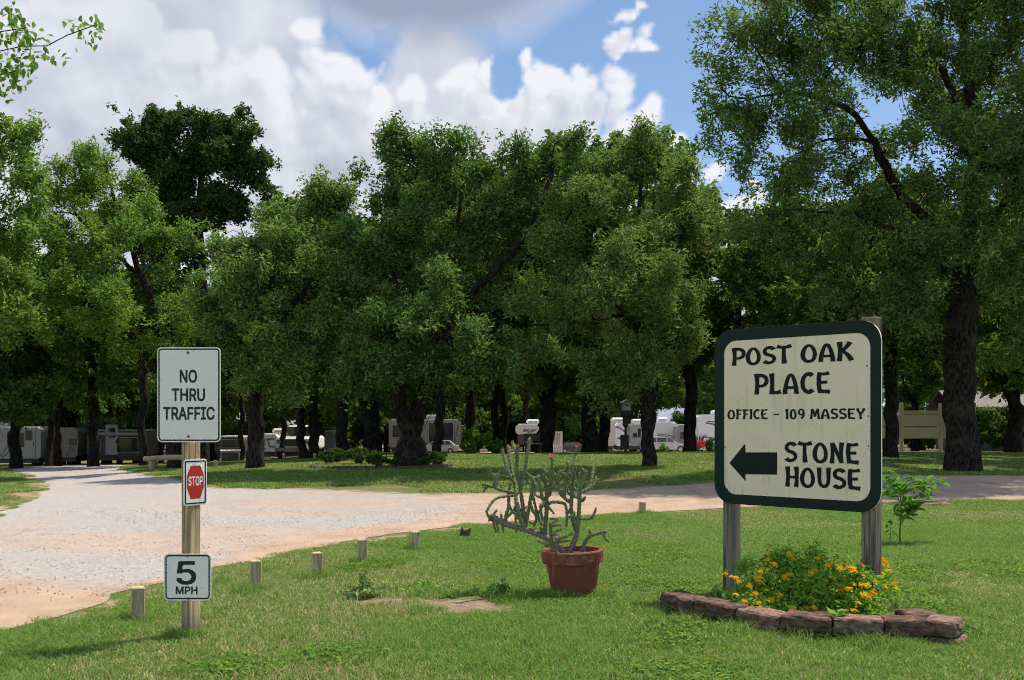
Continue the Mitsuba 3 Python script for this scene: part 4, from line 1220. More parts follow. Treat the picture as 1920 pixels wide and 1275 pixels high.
# the sign hangs flush on the post's right face, its far edge showing at the right of the post
e = c + tang * .097
M = frame([*(e - tang * SW), CAMZ - (947 - HZ) / F * (PY - .02)], [*tang, 0], [0, 0, 1])
outline = rrect(0, 0, SW, SH, .022)
part(t, 'panel', place(move(extrude(outline, .003), z=-.003), M), 'sign_white')
a = outline.buffer(-.010)
part(t, 'border', place(extrude(a.difference(a.buffer(-.009)), .002), M), 'sign_black')
oc = [(.30, .86), (.70, .86), (.86, .66), (.86, .38), (.70, .14), (.30, .14), (.14, .38), (.14, .66)]
part(t, 'octagon', place(extrude(sg.Polygon([(x * SW, y * SH) for x, y in oc]), .0012), M), 'sign_red')
part(t, 'lettering', place(move(printed('STOP', .19 * SW, .81 * SW, .425 * SH, .205 * SH, .0012, True), z=.0012), M), 'sign_white')
for y in (.955, .045):
    part(t, 'bolt', place(move(trimesh.creation.cylinder(.006, .006, sections=10), SW / 2, y * SH, .003), M), 'dark_steel')

# ------------------------------------------------------------------ bollards
BOL = [(258, 1164, 1101, 'closest to the traffic sign post on its left'), (478, 1107, 1051, 'first right of the traffic sign post'), (595, 1082, 1036, 'second right of the traffic sign post'), (680, 1056, 1011, 'third right of the traffic sign post'), (778, 1032, 996, 'fourth right of the traffic sign post'), (1204, 966, 941, 'alone behind the flowerpot at the road edge')]
for px, yb, yt, lab in BOL:
    q = on_ground(px, yb)
    h = (yb - yt) / F * q[1]
    m = box(.098, .098, h + .15, (0, 0, (h - .15) / 2), .008)
    rot(m, g.uniform(-1.5, 1.5), (1, 0, 0)); rot(m, g.uniform(-2, 2), (0, 1, 0)); rot(m, 22 + g.uniform(-6, 6)); move(m, *q)
    whole('bollard', m, 'bollard_wood', f'short square wooden bollard, {lab}', 'bollard', 'wooden bollards along the road edge')
q = on_ground(872, 1010)
s = q[1] / F
m = extrude(sg.Polygon([(-9 * s, -8 * s), (7 * s, -8 * s), (10 * s, 22 * s), (5 * s, 17 * s), (0, 16 * s), (-4 * s, 19 * s), (-7 * s, 22 * s)]), .09)
m.apply_transform(trimesh.transformations.rotation_matrix(math.pi / 2, (1, 0, 0))); rot(m, -12); rot(m, 6, (0, 1, 0)); move(m, *q)
whole('bollard', m, 'rv_brown', 'broken dark bollard with a notched top, left of the cactus', 'bollard', 'wooden bollards along the road edge')

# ------------------------------------------------------------------ pot and cactus
q = on_ground(1075, 1125)
PC = np.array([q[0] + .02, q[1] + .2]); PZ = float(ground(*PC)) - .012
pot = thing('flower_pot', 'large terracotta pot standing on the lawn', 'pot')
k = (PC[1]) / F
Hp, R1, R0 = 90 * k, 58.5 * k, 40.5 * k
tilt = trimesh.transformations.translation_matrix([*PC, PZ]) @ trimesh.transformations.rotation_matrix(math.radians(-2.4), (0, 1, 0))
rimh = .105
rt = R0 + (R1 - .022 - R0) * ((Hp - rimh) / Hp)
part(pot, 'body', place(lathe([(0, 0), (R0 - .01, 0), (R0, .01), (rt, Hp - rimh), (rt - .03, Hp - rimh), (rt - .03, Hp - rimh - .02)], 56), tilt), 'clay_material', smooth=40)
part(pot, 'rim', place(lathe([(rt - .012, Hp - rimh), (R1 - .010, Hp - rimh), (R1 - .004, Hp - rimh + .008), (R1, Hp - .010), (R1 - .008, Hp), (R1 - .035, Hp), (R1 - .043, Hp - .01), (R1 - .05, Hp - rimh)], 56), tilt), 'clay_material', smooth=40)
mat('potting_soil', (.07, .052, .04), .95, .1)
part(pot, 'soil', place(lathe([(0, Hp - .035), (.1, Hp - .037), (R1 - .045, Hp - .045)], 30), tilt), 'potting_soil')

cac = thing('cactus', 'grey green branching cactus with dead drooping stems growing in the terracotta pot', 'cactus')
CY = PC[1]
# stems measured on the photograph (3.863 units per pixel, from 880, 820): points, radius in pixels, woody or not
STEMS = [
    ([(690, 850), (600, 752), (480, 692), (380, 660), (250, 622), (160, 560)], 6.0, 1), ([(715, 850), (755, 765), (782, 690)], 5.2, 1), ([(602, 850), (592, 700), (585, 620)], 3.2, 0), ([(640, 850), (625, 760), (640, 700)], 4.2, 1),
    ([(405, 655), (388, 500), (362, 330), (345, 200), (350, 60)], 3.8, 0), ([(390, 640), (345, 520), (330, 350), (300, 200), (285, 70)], 3.6, 0), ([(405, 645), (430, 520), (452, 400), (470, 315)], 3.5, 0), ([(368, 345), (408, 210), (425, 90), (437, 5)], 3.2, 0), ([(332, 340), (265, 205), (240, 85)], 3.0, 0),
    ([(332, 330), (262, 285), (178, 270)], 2.8, 0), ([(335, 402), (232, 382), (150, 352), (90, 338)], 3.0, 0), ([(225, 385), (185, 330), (180, 265)], 2.6, 0), ([(150, 350), (110, 380), (98, 400)], 2.4, 0), ([(338, 420), (280, 425), (200, 440), (150, 492), (124, 546)], 2.6, 0),
    ([(258, 630), (268, 560), (285, 500), (285, 410), (300, 330)], 3.2, 0), ([(270, 580), (330, 510), (345, 480)], 2.6, 0), ([(172, 565), (180, 640), (195, 692)], 2.6, 0), ([(190, 575), (210, 690)], 2.4, 0), ([(240, 590), (248, 688)], 2.6, 0), ([(340, 500), (336, 600), (342, 690)], 2.6, 0), ([(170, 565), (200, 525)], 2.3, 0), ([(160, 560), (140, 610)], 2.2, 0), ([(235, 600), (230, 555)], 2.4, 0), ([(350, 470), (370, 560), (400, 650)], 3.0, 0),
    ([(552, 720), (548, 680), (560, 520), (560, 380), (545, 300), (535, 195)], 3.9, 0), ([(562, 390), (600, 285), (597, 175)], 3.2, 0), ([(575, 385), (640, 350), (700, 332), (732, 318)], 3.0, 0), ([(555, 500), (520, 400), (500, 290)], 3.2, 0), ([(370, 345), (430, 325), (505, 278)], 3.0, 0), ([(460, 420), (490, 540), (525, 640)], 2.6, 0), ([(478, 520), (485, 590), (468, 645)], 2.4, 0), ([(545, 440), (470, 400), (500, 340)], 2.6, 0),
    ([(565, 500), (600, 468), (690, 480), (706, 560), (703, 650)], 2.8, 0), ([(570, 500), (600, 535), (615, 556)], 2.3, 0), ([(560, 420), (590, 320), (585, 220)], 3.0, 0), ([(563, 400), (640, 330), (690, 255)], 2.8, 0), ([(625, 355), (650, 270), (660, 240)], 2.4, 0), ([(555, 620), (520, 560), (515, 480)], 2.8, 0),
    ([(782, 690), (792, 560), (800, 400), (806, 255)], 3.8, 0), ([(776, 685), (738, 500), (745, 380), (770, 200)], 3.5, 0), ([(802, 400), (868, 362), (890, 285), (905, 208)], 3.0, 0), ([(830, 385), (880, 370), (893, 345)], 2.5, 0), ([(742, 480), (690, 440), (650, 390), (645, 360)], 2.9, 0), ([(690, 440), (700, 330), (722, 240), (702, 170)], 2.8, 0), ([(750, 370), (755, 250), (765, 130)], 2.8, 0), ([(770, 380), (740, 340)], 2.6, 0), ([(745, 430), (800, 440), (830, 465)], 2.3, 0), ([(770, 580), (830, 592), (900, 584)], 2.6, 0), ([(735, 520), (710, 560), (708, 600)], 2.4, 0), ([(805, 330), (840, 270), (850, 245)], 2.4, 0),
    ([(815, 850), (850, 742), (882, 712), (970, 686), (1002, 682)], 3.4, 0), ([(968, 688), (985, 730), (1022, 762)], 2.3, 0), ([(880, 714), (868, 662)], 2.7, 0), ([(622, 742), (700, 718), (752, 690)], 2.6, 0), ([(610, 690), (672, 660)], 2.3, 0), ([(600, 640), (670, 632)], 2.2, 0), ([(630, 762), (732, 745)], 2.3, 0), ([(600, 775), (560, 770), (490, 748)], 2.3, 0), ([(590, 790), (540, 785)], 2.2, 0), ([(600, 620), (640, 600), (580, 590)], 2.0, 0), ([(590, 720), (640, 700)], 2.0, 0), ([(780, 690), (800, 700)], 2.4, 1)]
_gx = np.random.default_rng(63)
for _ in range(64):   # small side joints on the longer stems
    _s = STEMS[int(_gx.integers(4, 50))][0]
    if len(_s) < 3: continue
    _i = int(_gx.integers(1, len(_s))); _p = np.array(_s[_i], float) * .6 + np.array(_s[_i - 1], float) * .4
    _d = np.array([_gx.choice([-1, 1]) * _gx.uniform(25, 60), -_gx.uniform(20, 95)])
    STEMS.append(([tuple(_p), tuple(_p + _d * [.7, .4]), tuple(_p + _d)], _gx.uniform(2.2, 2.9), 0))
placed, tips = [], {}
gc = np.random.default_rng(5)
wood_c_, green_c_ = np.array([.24, .215, .19]), np.array([.175, .220, .105])
SP = []
for si_, (pts, r, woody) in enumerate(STEMS):
    xy = np.array([(880 + x / 3.863, 820 + y / 3.863) for x, y in pts])
    n = max(6, int(np.linalg.norm(np.diff(xy, axis=0), axis=1).sum() / 2.2))
    tt = np.concatenate([[0], np.cumsum(np.linalg.norm(np.diff(xy, axis=0), axis=1))])
    if len(pts) > 2:
        from scipy.interpolate import PchipInterpolator
        s_ = np.linspace(0, tt[-1], n); xy = np.stack([PchipInterpolator(tt, xy[:, i])(s_) for i in (0, 1)], 1)
    else:
        s_ = np.linspace(0, tt[-1], n); xy = np.stack([np.interp(s_, tt, xy[:, i]) for i in (0, 1)], 1)
    d0 = 0.0
    if placed:
        al = np.vstack(placed); kk = np.argmin(np.hypot(al[:, 0] - xy[0, 0], al[:, 1] - xy[0, 1]))
        d0 = al[kk, 2] if np.hypot(*(al[kk, :2] - xy[0])) < 14 else gc.uniform(-.08, .08)
    dd = d0 + (gc.uniform(-.26, .26) * (tt[-1] / 90)) * np.linspace(0, 1, n) ** 1.2
    placed.append(np.column_stack([xy, dd]))
    P3 = np.array([ray_point(x, y, CY + d) for (x, y), d in zip(xy, dd)])
    rr = 1.12 * r * k * (1 - .18 * np.linspace(0, 1, n)) * (.95 + .16 * np.cos(np.arange(n) * 1.9)); rr[-1] *= .55
    if not woody: rr[0] *= .8
    V, Fc = tube(P3, rr, 9)
    bump = 1 + 0 * V[:, 0]
    ring_i = np.arange(n * 9) // 9; side_i = np.arange(n * 9) % 9
    cen = P3[ring_i]
    V[:n * 9] = cen + (V[:n * 9] - cen) * (1 + (.17 if not woody else .10) * np.cos((side_i * 3 + ring_i * 2) * 2 * np.pi / 6 + ring_i))[:, None]
    mixw = np.clip((ring_i / n < .25) * .4, 0, 1) if not woody else np.ones(n * 9) * .95
    col = green_c_ * (1 - mixw[:, None]) + wood_c_ * mixw[:, None]
    col = col * gc.uniform(.75, 1.2, (len(col), 1)) * gc.uniform(.8, 1.15)
    col = np.vstack([col, col[:1], col[-1:]])
    part(cac, 'stem', (V, Fc), 'vertex_paint', smooth=True, color=col)
    if not woody:
        for j in range(0, n, 1):
            for _ in range(9):
                d = gc.normal(size=3); d /= np.linalg.norm(d)
                b = P3[j] + d * rr[j] * .9; e = b + d * gc.uniform(.006, .017)
                o = np.cross(d, gc.normal(size=3)); o /= np.linalg.norm(o)
                SP.append((np.array([b - o * .0016, b + o * .0016, e]), np.array([[0, 1, 2]])))
    tips[si_] = P3[-1]
mat('cactus_spine', (.56, .52, .38), .7, .3)
part(cac, 'spines', join(SP), 'cactus_spine', kind='stuff')


def flower_mesh(c, r, petals, col, up=(0, 0, 1), seed=0, cup=.5):
    gg = np.random.default_rng(seed)
    V, Fc, C = [], [], []
    for i in range(petals):
        a = 2 * math.pi * i / petals + gg.uniform(-.2, .2); d = np.array([math.cos(a), math.sin(a), cup]); s = np.array([-math.sin(a), math.cos(a), 0])
        b = len(V) * 0 + 4 * i
        V += [c, c + d * r * .6 + s * r * .33, c + d * r + np.array([0, 0, cup * r * .2]), c + d * r * .6 - s * r * .33]
        Fc += [[b, b + 1, b + 2], [b, b + 2, b + 3]]; C += [np.array(col) * gg.uniform(.8, 1.15)] * 4
    return np.array(V), np.array(Fc), np.clip(np.array(C), 0, .95)


def fruit(p0, p1, r, mt):
    return mesh(tube(np.linspace(p0, p1, 5), [r * .7, r, r * 1.05, r, r * .7], 9)), mt


top = tips[25]; fl = ray_point(1034, 853, top[1])
m, mt = fruit(top, fl - [0, 0, .018], .012, 'rv_brown'); part(cac, 'bud', m, 'vertex_paint', smooth=True, color=np.tile([.13, .15, .07], (len(m.vertices), 1)))
f_ = flower_mesh(fl - [0, 0, .015], .026, 11, (.75, .10, .52), seed=4, cup=.9); part(cac, 'flower', f_[:2], 'petal_material', color=f_[2], label='bright pink cactus flower')
top = tips[44]; fl = ray_point(1081, 838, top[1])
m, mt = fruit(top, fl - [0, 0, .02], .013, 'x'); part(cac, 'bud', m, 'vertex_paint', smooth=True, color=np.tile([.13, .14, .07], (len(m.vertices), 1)))
f_ = flower_mesh(fl - [0, 0, .012], .019, 14, (.62, .20, .13), seed=5, cup=1.2); part(cac, 'flower', f_[:2], 'petal_material', color=f_[2], label='closed reddish orange cactus flower')
for s_i, dx in ((4, 0), (5, 0), (8, 0)):
    f_ = flower_mesh(tips[s_i] - [0, 0, .006], .011, 8, (.33, .20, .13), seed=s_i, cup=1.6); part(cac, 'bud', f_[:2], 'petal_material', color=f_[2])

# ------------------------------------------------------------------ flower bed in front of the large sign
LINE = [(1238, 1150), (1298, 1168), (1376, 1184), (1462, 1197), (1560, 1206), (1660, 1211), (1755, 1214)]
bl = np.array([on_ground(*p) for p in LINE])
bed = thing('flower_bed_edging', 'low curved edging of reddish concrete blocks around the orange flowers', 'edging')


def block(L, D, Hh, seed):
    gg = np.random.default_rng(seed)
    m = box(L, D, Hh, (0, 0, 0), .012)
    m = m.subdivide().subdivide().subdivide()
    v = m.vertices.copy()
    front = v[:, 1] < -D / 2 + .03
    nn = (meshkit.fbm(v[:, None, :] * 28 + seed * 7.3, 3, seed)[:, 0] - .5)
    v[front, 1] += nn[front] * .055 - .012 * np.cos(v[front, 0] / L * np.pi)
    v[:, 2] += nn * .016
    m.vertices = v
    return m


def lay(p, q, zoff, Hh, D, seed, nm='block', shrink=.020):
    d = q[:2] - p[:2]; L = np.linalg.norm(d)
    m = block(L - shrink, D, Hh, seed)
    z = (ground(*p[:2]) + ground(*q[:2])) / 2 + zoff
    nrm_ = np.array([d[1], -d[0]]) / L
    if nrm_ @ (p[:2]) > 0: nrm_ = -nrm_
    c = (p[:2] + q[:2]) / 2 - nrm_ * D / 2
    # local -y must face outwards
    M = np.eye(4); M[:3, 0] = [d[0] / L, d[1] / L, 0]; M[:3, 1] = [-d[1] / L, d[0] / L, 0]
    M[:3, 3] = [c[0], c[1], float(z) + Hh / 2]
    rot(m, random.uniform(-4, 4)); move(m, 0, random.uniform(-.012, .012), random.uniform(-.008, .008))
    m.apply_transform(M)
    part(bed, nm, m, BLOCKS[seed % 5], smooth=25)


for i in range(len(bl) - 1):
    lay(bl[i], bl[i + 1], .062 + .006 * math.sin(i * 2.3), .104, .20, 40 + i)
for i in range(len(bl) - 1):
    a, b = bl[i] * .5 + bl[i + 1] * .5, (bl[i + 1] * .5 + bl[min(i + 2, len(bl) - 1)] * .5)
    if i < len(bl) - 2: lay(a + np.array([0, .03, 0]), b + np.array([0, .03, 0]), -.045, .106, .2, 60 + i)
e = bl[-1]
for j, (dx, dy, ang) in enumerate(((.12, .14, 52), (.06, .40, 96))):
    m = block(.27, .2, .105, 80 + j); rot(m, ang); move(m, e[0] + dx - .02, e[1] + dy, float(ground(e[0] + dx, e[1] + dy)) + .062 + .052 - .004 * j)
    part(bed, 'block', m, BLOCKS[(j + 2) % 5], smooth=25)
    m = block(.27, .2, .1, 90 + j); rot(m, ang); move(m, e[0] + dx, e[1] + dy - .03, float(ground(e[0] + dx, e[1] + dy)) - .045 + .05)
    part(bed, 'block', m, BLOCKS[(j + 2) % 5], smooth=25)
mat('bed_soil', (.075, .055, .042), .95, .1)
bp = sg.Polygon([p[:2] + np.array([0, .1]) for p in bl] + [(bl[-1][0] + .05, bl[-1][1] + .45), (bl[3][0] + .2, bl[3][1] + 1.1), (bl[0][0] + .1, bl[0][1] + .35)]).buffer(.0)
sm = draped(bp.buffer(-.03), .10, .25); v = sm.vertices.copy()
dist = np.array([bp.boundary.distance(sg.Point(x, y)) for x, y in v[:, :2]])
v[:, 2] += -.06 + np.minimum(dist, .35) * .28; sm.vertices = v
whole('bed_soil_mound', sm, 'bed_soil', 'dark soil of the flower bed behind the edging blocks', 'soil', kind='structure', smooth=True)

bush = thing('lantana_bush', 'leafy bush covered in small orange flowers below the large sign', 'bush')
YB = 7.72
def bp_(px, py, d=0): return ray_point(px, py, YB + d)
bb = [(bp_(*p[:2], p[3]), (p[2] / F * YB, p[2] / F * YB * 1.15, p[2] / F * YB * .85)) for p in [(1395, 1120, 34, 0), (1420, 1080, 38, .1), (1400, 1140, 36, -.15), (1455, 1095, 55, 0), (1470, 1065, 36, .15), (1520, 1070, 50, .1), (1500, 1120, 55, -.15), (1540, 1120, 58, -.05), (1570, 1080, 44, .1), (1600, 1105, 48, -.05), (1590, 1135, 40, -.1), (1620, 1095, 34, .1), (1650, 1080, 26, .3), (1662, 1105, 24, .3), (1450, 1140, 42, -.2), (1425, 1152, 34, -.42), (1475, 1156, 34, -.45), (1395, 1145, 28, -.3), (1460, 1052, 30, .1), (1530, 1052, 30, .1), (1560, 1150, 36, -.3), (1610, 1140, 34, -.2)]]
gb = np.random.default_rng(9)
A_ = blob_points(bb, 760, gb, 9, .27, .12)
root = np.array([*bp_(1505, 1160, .05)]); root[2] = float(ground(root[0], root[1])) + .08
Ps, pr = grow([[root, root + [0, 0, .12]], [root, root + [-.25, 0, .15]], [root, root + [.25, 0, .15]]], A_, step=.05, kill=.06, infl=1.0, seed=9)
sk = skeleton_mesh(Ps, pr, .018, .0018, 0)
part(bush, 'stems', sk, 'bark_material', smooth=True)
lf = leaves(A_, 17, .038, .021, (.04, .04, .03), (.078, .155, .028), up=.9, seed=12)
part(bush, 'foliage', lf[:2], 'leaf_material', color=lf[2])


def head(seed):
    gg = np.random.default_rng(seed)
    V, Fc, C, n = [], [], [], 0
    for i in range(16):
        a, e_ = gg.uniform(0, 6.28), gg.uniform(.1, 1.5)
        p = np.array([math.cos(a) * math.cos(e_), math.sin(a) * math.cos(e_), math.sin(e_) * .7]) * .018
        v, f, c = flower_mesh(p, .008, 4, ((.95, .52, .02), (.93, .42, .015), (.96, .62, .03))[seed % 3], seed=seed * 31 + i, cup=.3)
        V.append(v); Fc.append(f + n); C.append(c); n += len(v)
    return mikit.ply((np.vstack(V), np.vstack(Fc)), 'petal_material', color=np.vstack(C))


heads = [head(i) for i in range(4)]
FLW = [(1360, 1078), (1372, 1083), (1385, 1091), (1380, 1085), (1428, 1073), (1425, 1092), (1428, 1087), (1418, 1087), (1440, 1054), (1437, 1040), (1488, 1051), (1479, 1040), (1472, 1082), (1481, 1080), (1450, 1061), (1532, 1050), (1542, 1043), (1527, 1071), (1520, 1076), (1525, 1083), (1553, 1064), (1564, 1057), (1575, 1066), (1578, 1075), (1583, 1060), (1590, 1066), (1600, 1068), (1602, 1074), (1612, 1060), (1620, 1081), (1598, 1098), (1584, 1107), (1593, 1106), (1574, 1108), (1615, 1098), (1625, 1100), (1629, 1121), (1636, 1112), (1620, 1115), (1601, 1147), (1608, 1132), (1657, 1053), (1662, 1060), (1667, 1073), (1655, 1078), (1676, 1095), (1678, 1106), (1660, 1105), (1655, 1098),
       (1423, 1132), (1431, 1126), (1446, 1126), (1416, 1116), (1446, 1147), (1450, 1152), (1447, 1140), (1465, 1156), (1478, 1140), (1487, 1143), (1484, 1150), (1512, 1143), (1517, 1146), (1525, 1141), (1524, 1127), (1530, 1126), (1522, 1157), (1545, 1090), (1560, 1085), (1461, 1118), (1405, 1100), (1438, 1110), (1460, 1132), (1640, 1090), (1500, 1157), (1379, 1118), (1395, 1128)]
for i, (px, py) in enumerate(FLW):
    d = gb.uniform(-.50, -.30) if py > 1110 else gb.uniform(-.36, -.2) if py > 1060 else gb.uniform(-.2, -.05)
    if px > 1645: d = .15
    key = child(bush, 'flower')
    p = bp_(px, py, d)
    scene[key] = {**heads[i % 4], 'to_world': T().translate(p.tolist()).rotate([1, 0, 0], float(gb.uniform(10, 60))).rotate([0, 0, 1], float(gb.uniform(0, 360))).scale(float(gb.uniform(1.0, 1.45)))}

# ------------------------------------------------------------------ sapling and weeds
def lobed_leaf(L, n=4):
    """A lobed oak leaf outline (shapely)."""
    pts = []
    for i in range(2 * n + 1):
        y = L * i / (2 * n); w = L * (.13 if i % 2 == 0 else .30) * math.sin(math.pi * min(.15 + .8 * i / (2 * n), 1)) + .004
        pts.append((w, y))
    return sg.Polygon([(0, -.15 * L)] + pts + [(0, L * 1.06)] + [(-x, y) for x, y in reversed(pts)])


sap = thing('oak_sapling', 'young oak sapling with bright green lobed leaves on the lawn right of the large sign', 'sapling')
sb = on_ground(1689, 1021); SY = sb[1]
def sp(px, py, d=0): return ray_point(px, py, SY + d)
stems = [[sb - [0, 0, .05], sp(1688, 985), sp(1690, 950, .02), sp(1686, 915, .03), sp(1692, 890)], [sp(1689, 965), sp(1712, 940, .1), sp(1740, 915, .15), sp(1765, 908, .2)], [sp(1687, 940), sp(1672, 915, -.1), sp(1663, 900, -.1)], [sp(1689, 975), sp(1705, 958, -.15), sp(1725, 950, -.2)], [sp(1687, 925), sp(1715, 905, -.1), sp(1735, 935, -.12)]]
part(sap, 'stem', join([tube(curve(*s_), np.linspace(.009 if i == 0 else .005, .002, 16 if len(s_) > 2 else len(s_)), 6) for i, s_ in enumerate(stems)]), 'bark_material', smooth=True)
lo = lobed_leaf(.15)
lv, lfc = trimesh.creation.triangulate_polygon(lo, engine='earcut')
lv = np.column_stack([lv, .18 * np.abs(lv[:, 0]) - 1.2 * lv[:, 1] ** 2])
gs = np.random.default_rng(31)
lmesh = mikit.ply((lv, lfc), 'leaf_material', color=np.tile([.19, .42, .055], (len(lv), 1)))
lmesh2 = mikit.ply((lv, lfc), 'leaf_material', color=np.tile([.11, .27, .045], (len(lv), 1)))
for i, s_ in enumerate(stems):
    c = curve(*s_)
    for j in range(46 if i == 0 else 34):
        tt_ = gs.uniform(.38 if i == 0 else .3, 1.0)
        p = c[int(tt_ * (len(c) - 1))] + gs.normal(0, .05, 3)
        M_ = T().translate(p.tolist()).rotate([0, 0, 1], float(gs.uniform(0, 360))).rotate([1, 0, 0], float(gs.uniform(-35, 45))).rotate([0, 1, 0], float(gs.uniform(-30, 30))).scale(float(gs.uniform(.7, 1.15)))
        scene[child(sap, 'leaf')] = {**(lmesh if gs.random() < (.75 if p[2] > sb[2] + .55 else .35) else lmesh2), 'to_world': M_}
sap2 = thing('small_sapling', 'tiny dark leaved seedling just left of the oak sapling', 'sapling')
q = on_ground(1668, 1018)
st2 = curve(q, q + [.01, 0, .16], q + [-.03, 0, .32])
part(sap2, 'stem', tube(st2, np.linspace(.005, .002, 16), 5), 'bark_material', smooth=True)
for j in range(16):
    p = st2[int(gs.uniform(.3, 1) * 15)] + gs.normal(0, .025, 3)
    scene[child(sap2, 'leaf')] = {**lmesh2, 'to_world': T().translate(p.tolist()).rotate([0, 0, 1], float(gs.uniform(0, 360))).rotate([1, 0, 0], float(gs.uniform(-50, 20))).scale(float(gs.uniform(.45, .7)))}


def weed(name, label, px, py, h, rad, n, col, seed, L=.09):
    gg = np.random.default_rng(seed)
    t = thing(name, label, 'weed')
    q = on_ground(px, py)
    part(t, 'stem', tube([q - [0, 0, .02], q + [.005, 0, h * .5], q + [-.01, .01, h]], [.006, .005, .002], 6), 'vertex_paint', color=np.tile([.09, .12, .05], (6 * 3 + 2, 1)))
    hts = np.where(gg.random(n) < .72, gg.uniform(0, .30, n), gg.uniform(.3, 1, n))
    c = np.array([q + [gg.normal() * rad * (.55 if u < .3 else .14), gg.normal() * rad * (.55 if u < .3 else .14), u * h * gg.uniform(.5, 1) + .02] for u in hts])
    l = leaves(c, 5, L, L * .36, (.02, .02, .015), col, up=.8, seed=seed)
    part(t, 'foliage', l[:2], 'leaf_material', color=l[2])


weed('thistle_weed', 'bushy grey green weed on the lawn left of the bare soil', 685, 1119, .27, .17, 46, (.10, .15, .065), 1)
weed('lawn_weed', 'small leafy weed beside the right end of the block edging', 1822, 1190, .12, .09, 12, (.085, .14, .05), 2, .05)
weed('lawn_weed', 'low weed along the back of the bare soil', 790, 1108, .09, .30, 34, (.075, .14, .035), 3, .06)
weed('lawn_weed', 'low dark weed between the bare soil and the terracotta pot', 935, 1117, .11, .28, 34, (.060, .12, .03), 4, .06)
weed('lawn_weed', 'tuft of tall weed in front of the block edging', 1572, 1200, .20, .10, 20, (.09, .15, .045), 5, .10)
weed('lawn_weed', 'leafy tuft behind the left end of the block edging', 1345, 1140, .18, .16, 30, (.075, .14, .035), 6, .09)

# ------------------------------------------------------------------ the branch that reaches in at the top left
t = thing('overhanging_tree', 'leafy branch of a near tree reaching into the top left corner', 'tree')
YO = 6.2
def ovate(centres, n, L, color, seed):
    gq = np.random.default_rng(seed)
    y = np.array([0, .25, .6, 1.0]); w = np.array([.03, .30, .27, .0])
    tv = np.array([(0, 0, 0), (-.30, .28, .05), (-.26, .62, .04), (0, 1, -.12), (.26, .62, .04), (.30, .28, .05), (0, .5, -.03)])
    tf = np.array([(0, 5, 6), (5, 4, 6), (4, 3, 6), (3, 2, 6), (2, 1, 6), (1, 0, 6)])
    V, Fc, C = [], [], []
    for c in np.repeat(centres, n, 0):
        R_ = trimesh.transformations.euler_matrix(gq.uniform(-1.9, .3), gq.uniform(-.7, .7), gq.uniform(0, 6.28))[:3, :3]
        Fc.append(tf + 7 * len(V)); V.append((tv * L * gq.uniform(.6, 1.3)) @ R_.T + c + gq.normal(0, .028, 3))
        C.append(np.tile(np.array(color) * LEAF_GAIN * gq.uniform(.6, 1.3), (7, 1)))
    return np.vstack(V), np.vstack(Fc), np.clip(np.vstack(C), 0, .9)


ob = np.array([-6.6, 7.4, float(ground(-6.6, 7.4))])
op = lambda px, py, d=0: ray_point(px, py, YO + d)
ch = [[ob - [0, 0, .2], ob + [.05, 0, 1.6], ob + [.2, -.1, 3.2], ob + [.1, -.2, 5.0], ob + [0, 0, 7]], [ob + [.18, -.1, 3.0], op(-360, 170, .6), op(-160, 130, .2), op(0, 100), op(60, 88), op(92, 86), op(140, 70, .05), op(178, 47, .1)],
      [op(-120, 125, .15), op(-40, 60), op(0, 50, -.1), op(50, 52, -.1)], [op(-160, 132, .2), op(-60, 170), op(0, 150), op(35, 132)], [ob + [.1, -.2, 4.4], ob + [-1.4, -.6, 5.6]], [ob + [0, -.1, 5.4], ob + [.6, 1.2, 6.6]]]
Pn, pa = grow(ch, np.zeros((0, 3)), step=.16, seed=8)
part(t, 'trunk', skeleton_mesh(Pn, pa, .15, .0035, .2), 'bark_material', smooth=True)
go = np.random.default_rng(15)
lcs = []
for c in ch[1:4]:
    cc = curve(*c)
    for q in cc:
        sx = 960 + q[0] / q[1] * F
        lcs += [q + go.normal(0, .05, 3) for _ in range(3 if sx < 92 or sx > 138 else 0)]
l1 = ovate(np.array(lcs), 6, .046, (.075, .135, .028), 16)
cen = blob_points([(ob + np.array([0, 0, 6.4]), (2.2, 2.2, 1.5)), (ob + np.array([-1.6, -.3, 5.6]), (1.5, 1.6, 1.1))], 260, go)
l2 = leaves(cen, 22, .09, .055, (.2, .2, .14), (.06, .12, .025), seed=17)
v, f = join([l1[:2], l2[:2]])
part(t, 'crown', (v, f), 'leaf_material', color=np.vstack([l1[2], l2[2]]))

# ------------------------------------------------------------------ grass and loose stones
def grass_patch(size, n, h, wd, cols, probs, seed):
    gg = np.random.default_rng(seed)
    p = gg.uniform(-size / 2, size / 2, (n, 2))
    a = gg.uniform(0, 2 * np.pi, n); hh_ = h * gg.uniform(.45, 1.25, n)
    lean = gg.uniform(.3, 1.25, n) * hh_; la = gg.uniform(0, 2 * np.pi, n)
    sx, sy = np.cos(a) * wd / 2, np.sin(a) * wd / 2
    dx, dy = np.cos(la) * lean, np.sin(la) * lean
    z0 = np.full(n, -.012)
    k = gg.uniform(.7, 1.3, n); sx *= k; sy *= k
    v = np.stack([np.stack([p[:, 0] - sx, p[:, 1] - sy, z0], 1), np.stack([p[:, 0] + sx, p[:, 1] + sy, z0], 1),
                  np.stack([p[:, 0] + dx * .4 + sx * .75, p[:, 1] + dy * .4 + sy * .75, hh_ * .6], 1), np.stack([p[:, 0] + dx * .4 - sx * .75, p[:, 1] + dy * .4 - sy * .75, hh_ * .6], 1),
                  np.stack([p[:, 0] + dx, p[:, 1] + dy, hh_ * .95], 1)], 1).reshape(-1, 3)
    b = np.arange(n)[:, None] * 5
    f = np.stack([b + [0, 1, 2], b + [0, 2, 3], b + [3, 2, 4]], 1).reshape(-1, 3)
    c = np.array(cols)[gg.choice(len(cols), n, p=probs)] * gg.uniform(.7, 1.3, (n, 1))
    return v, f, np.repeat(c, 5, 0)


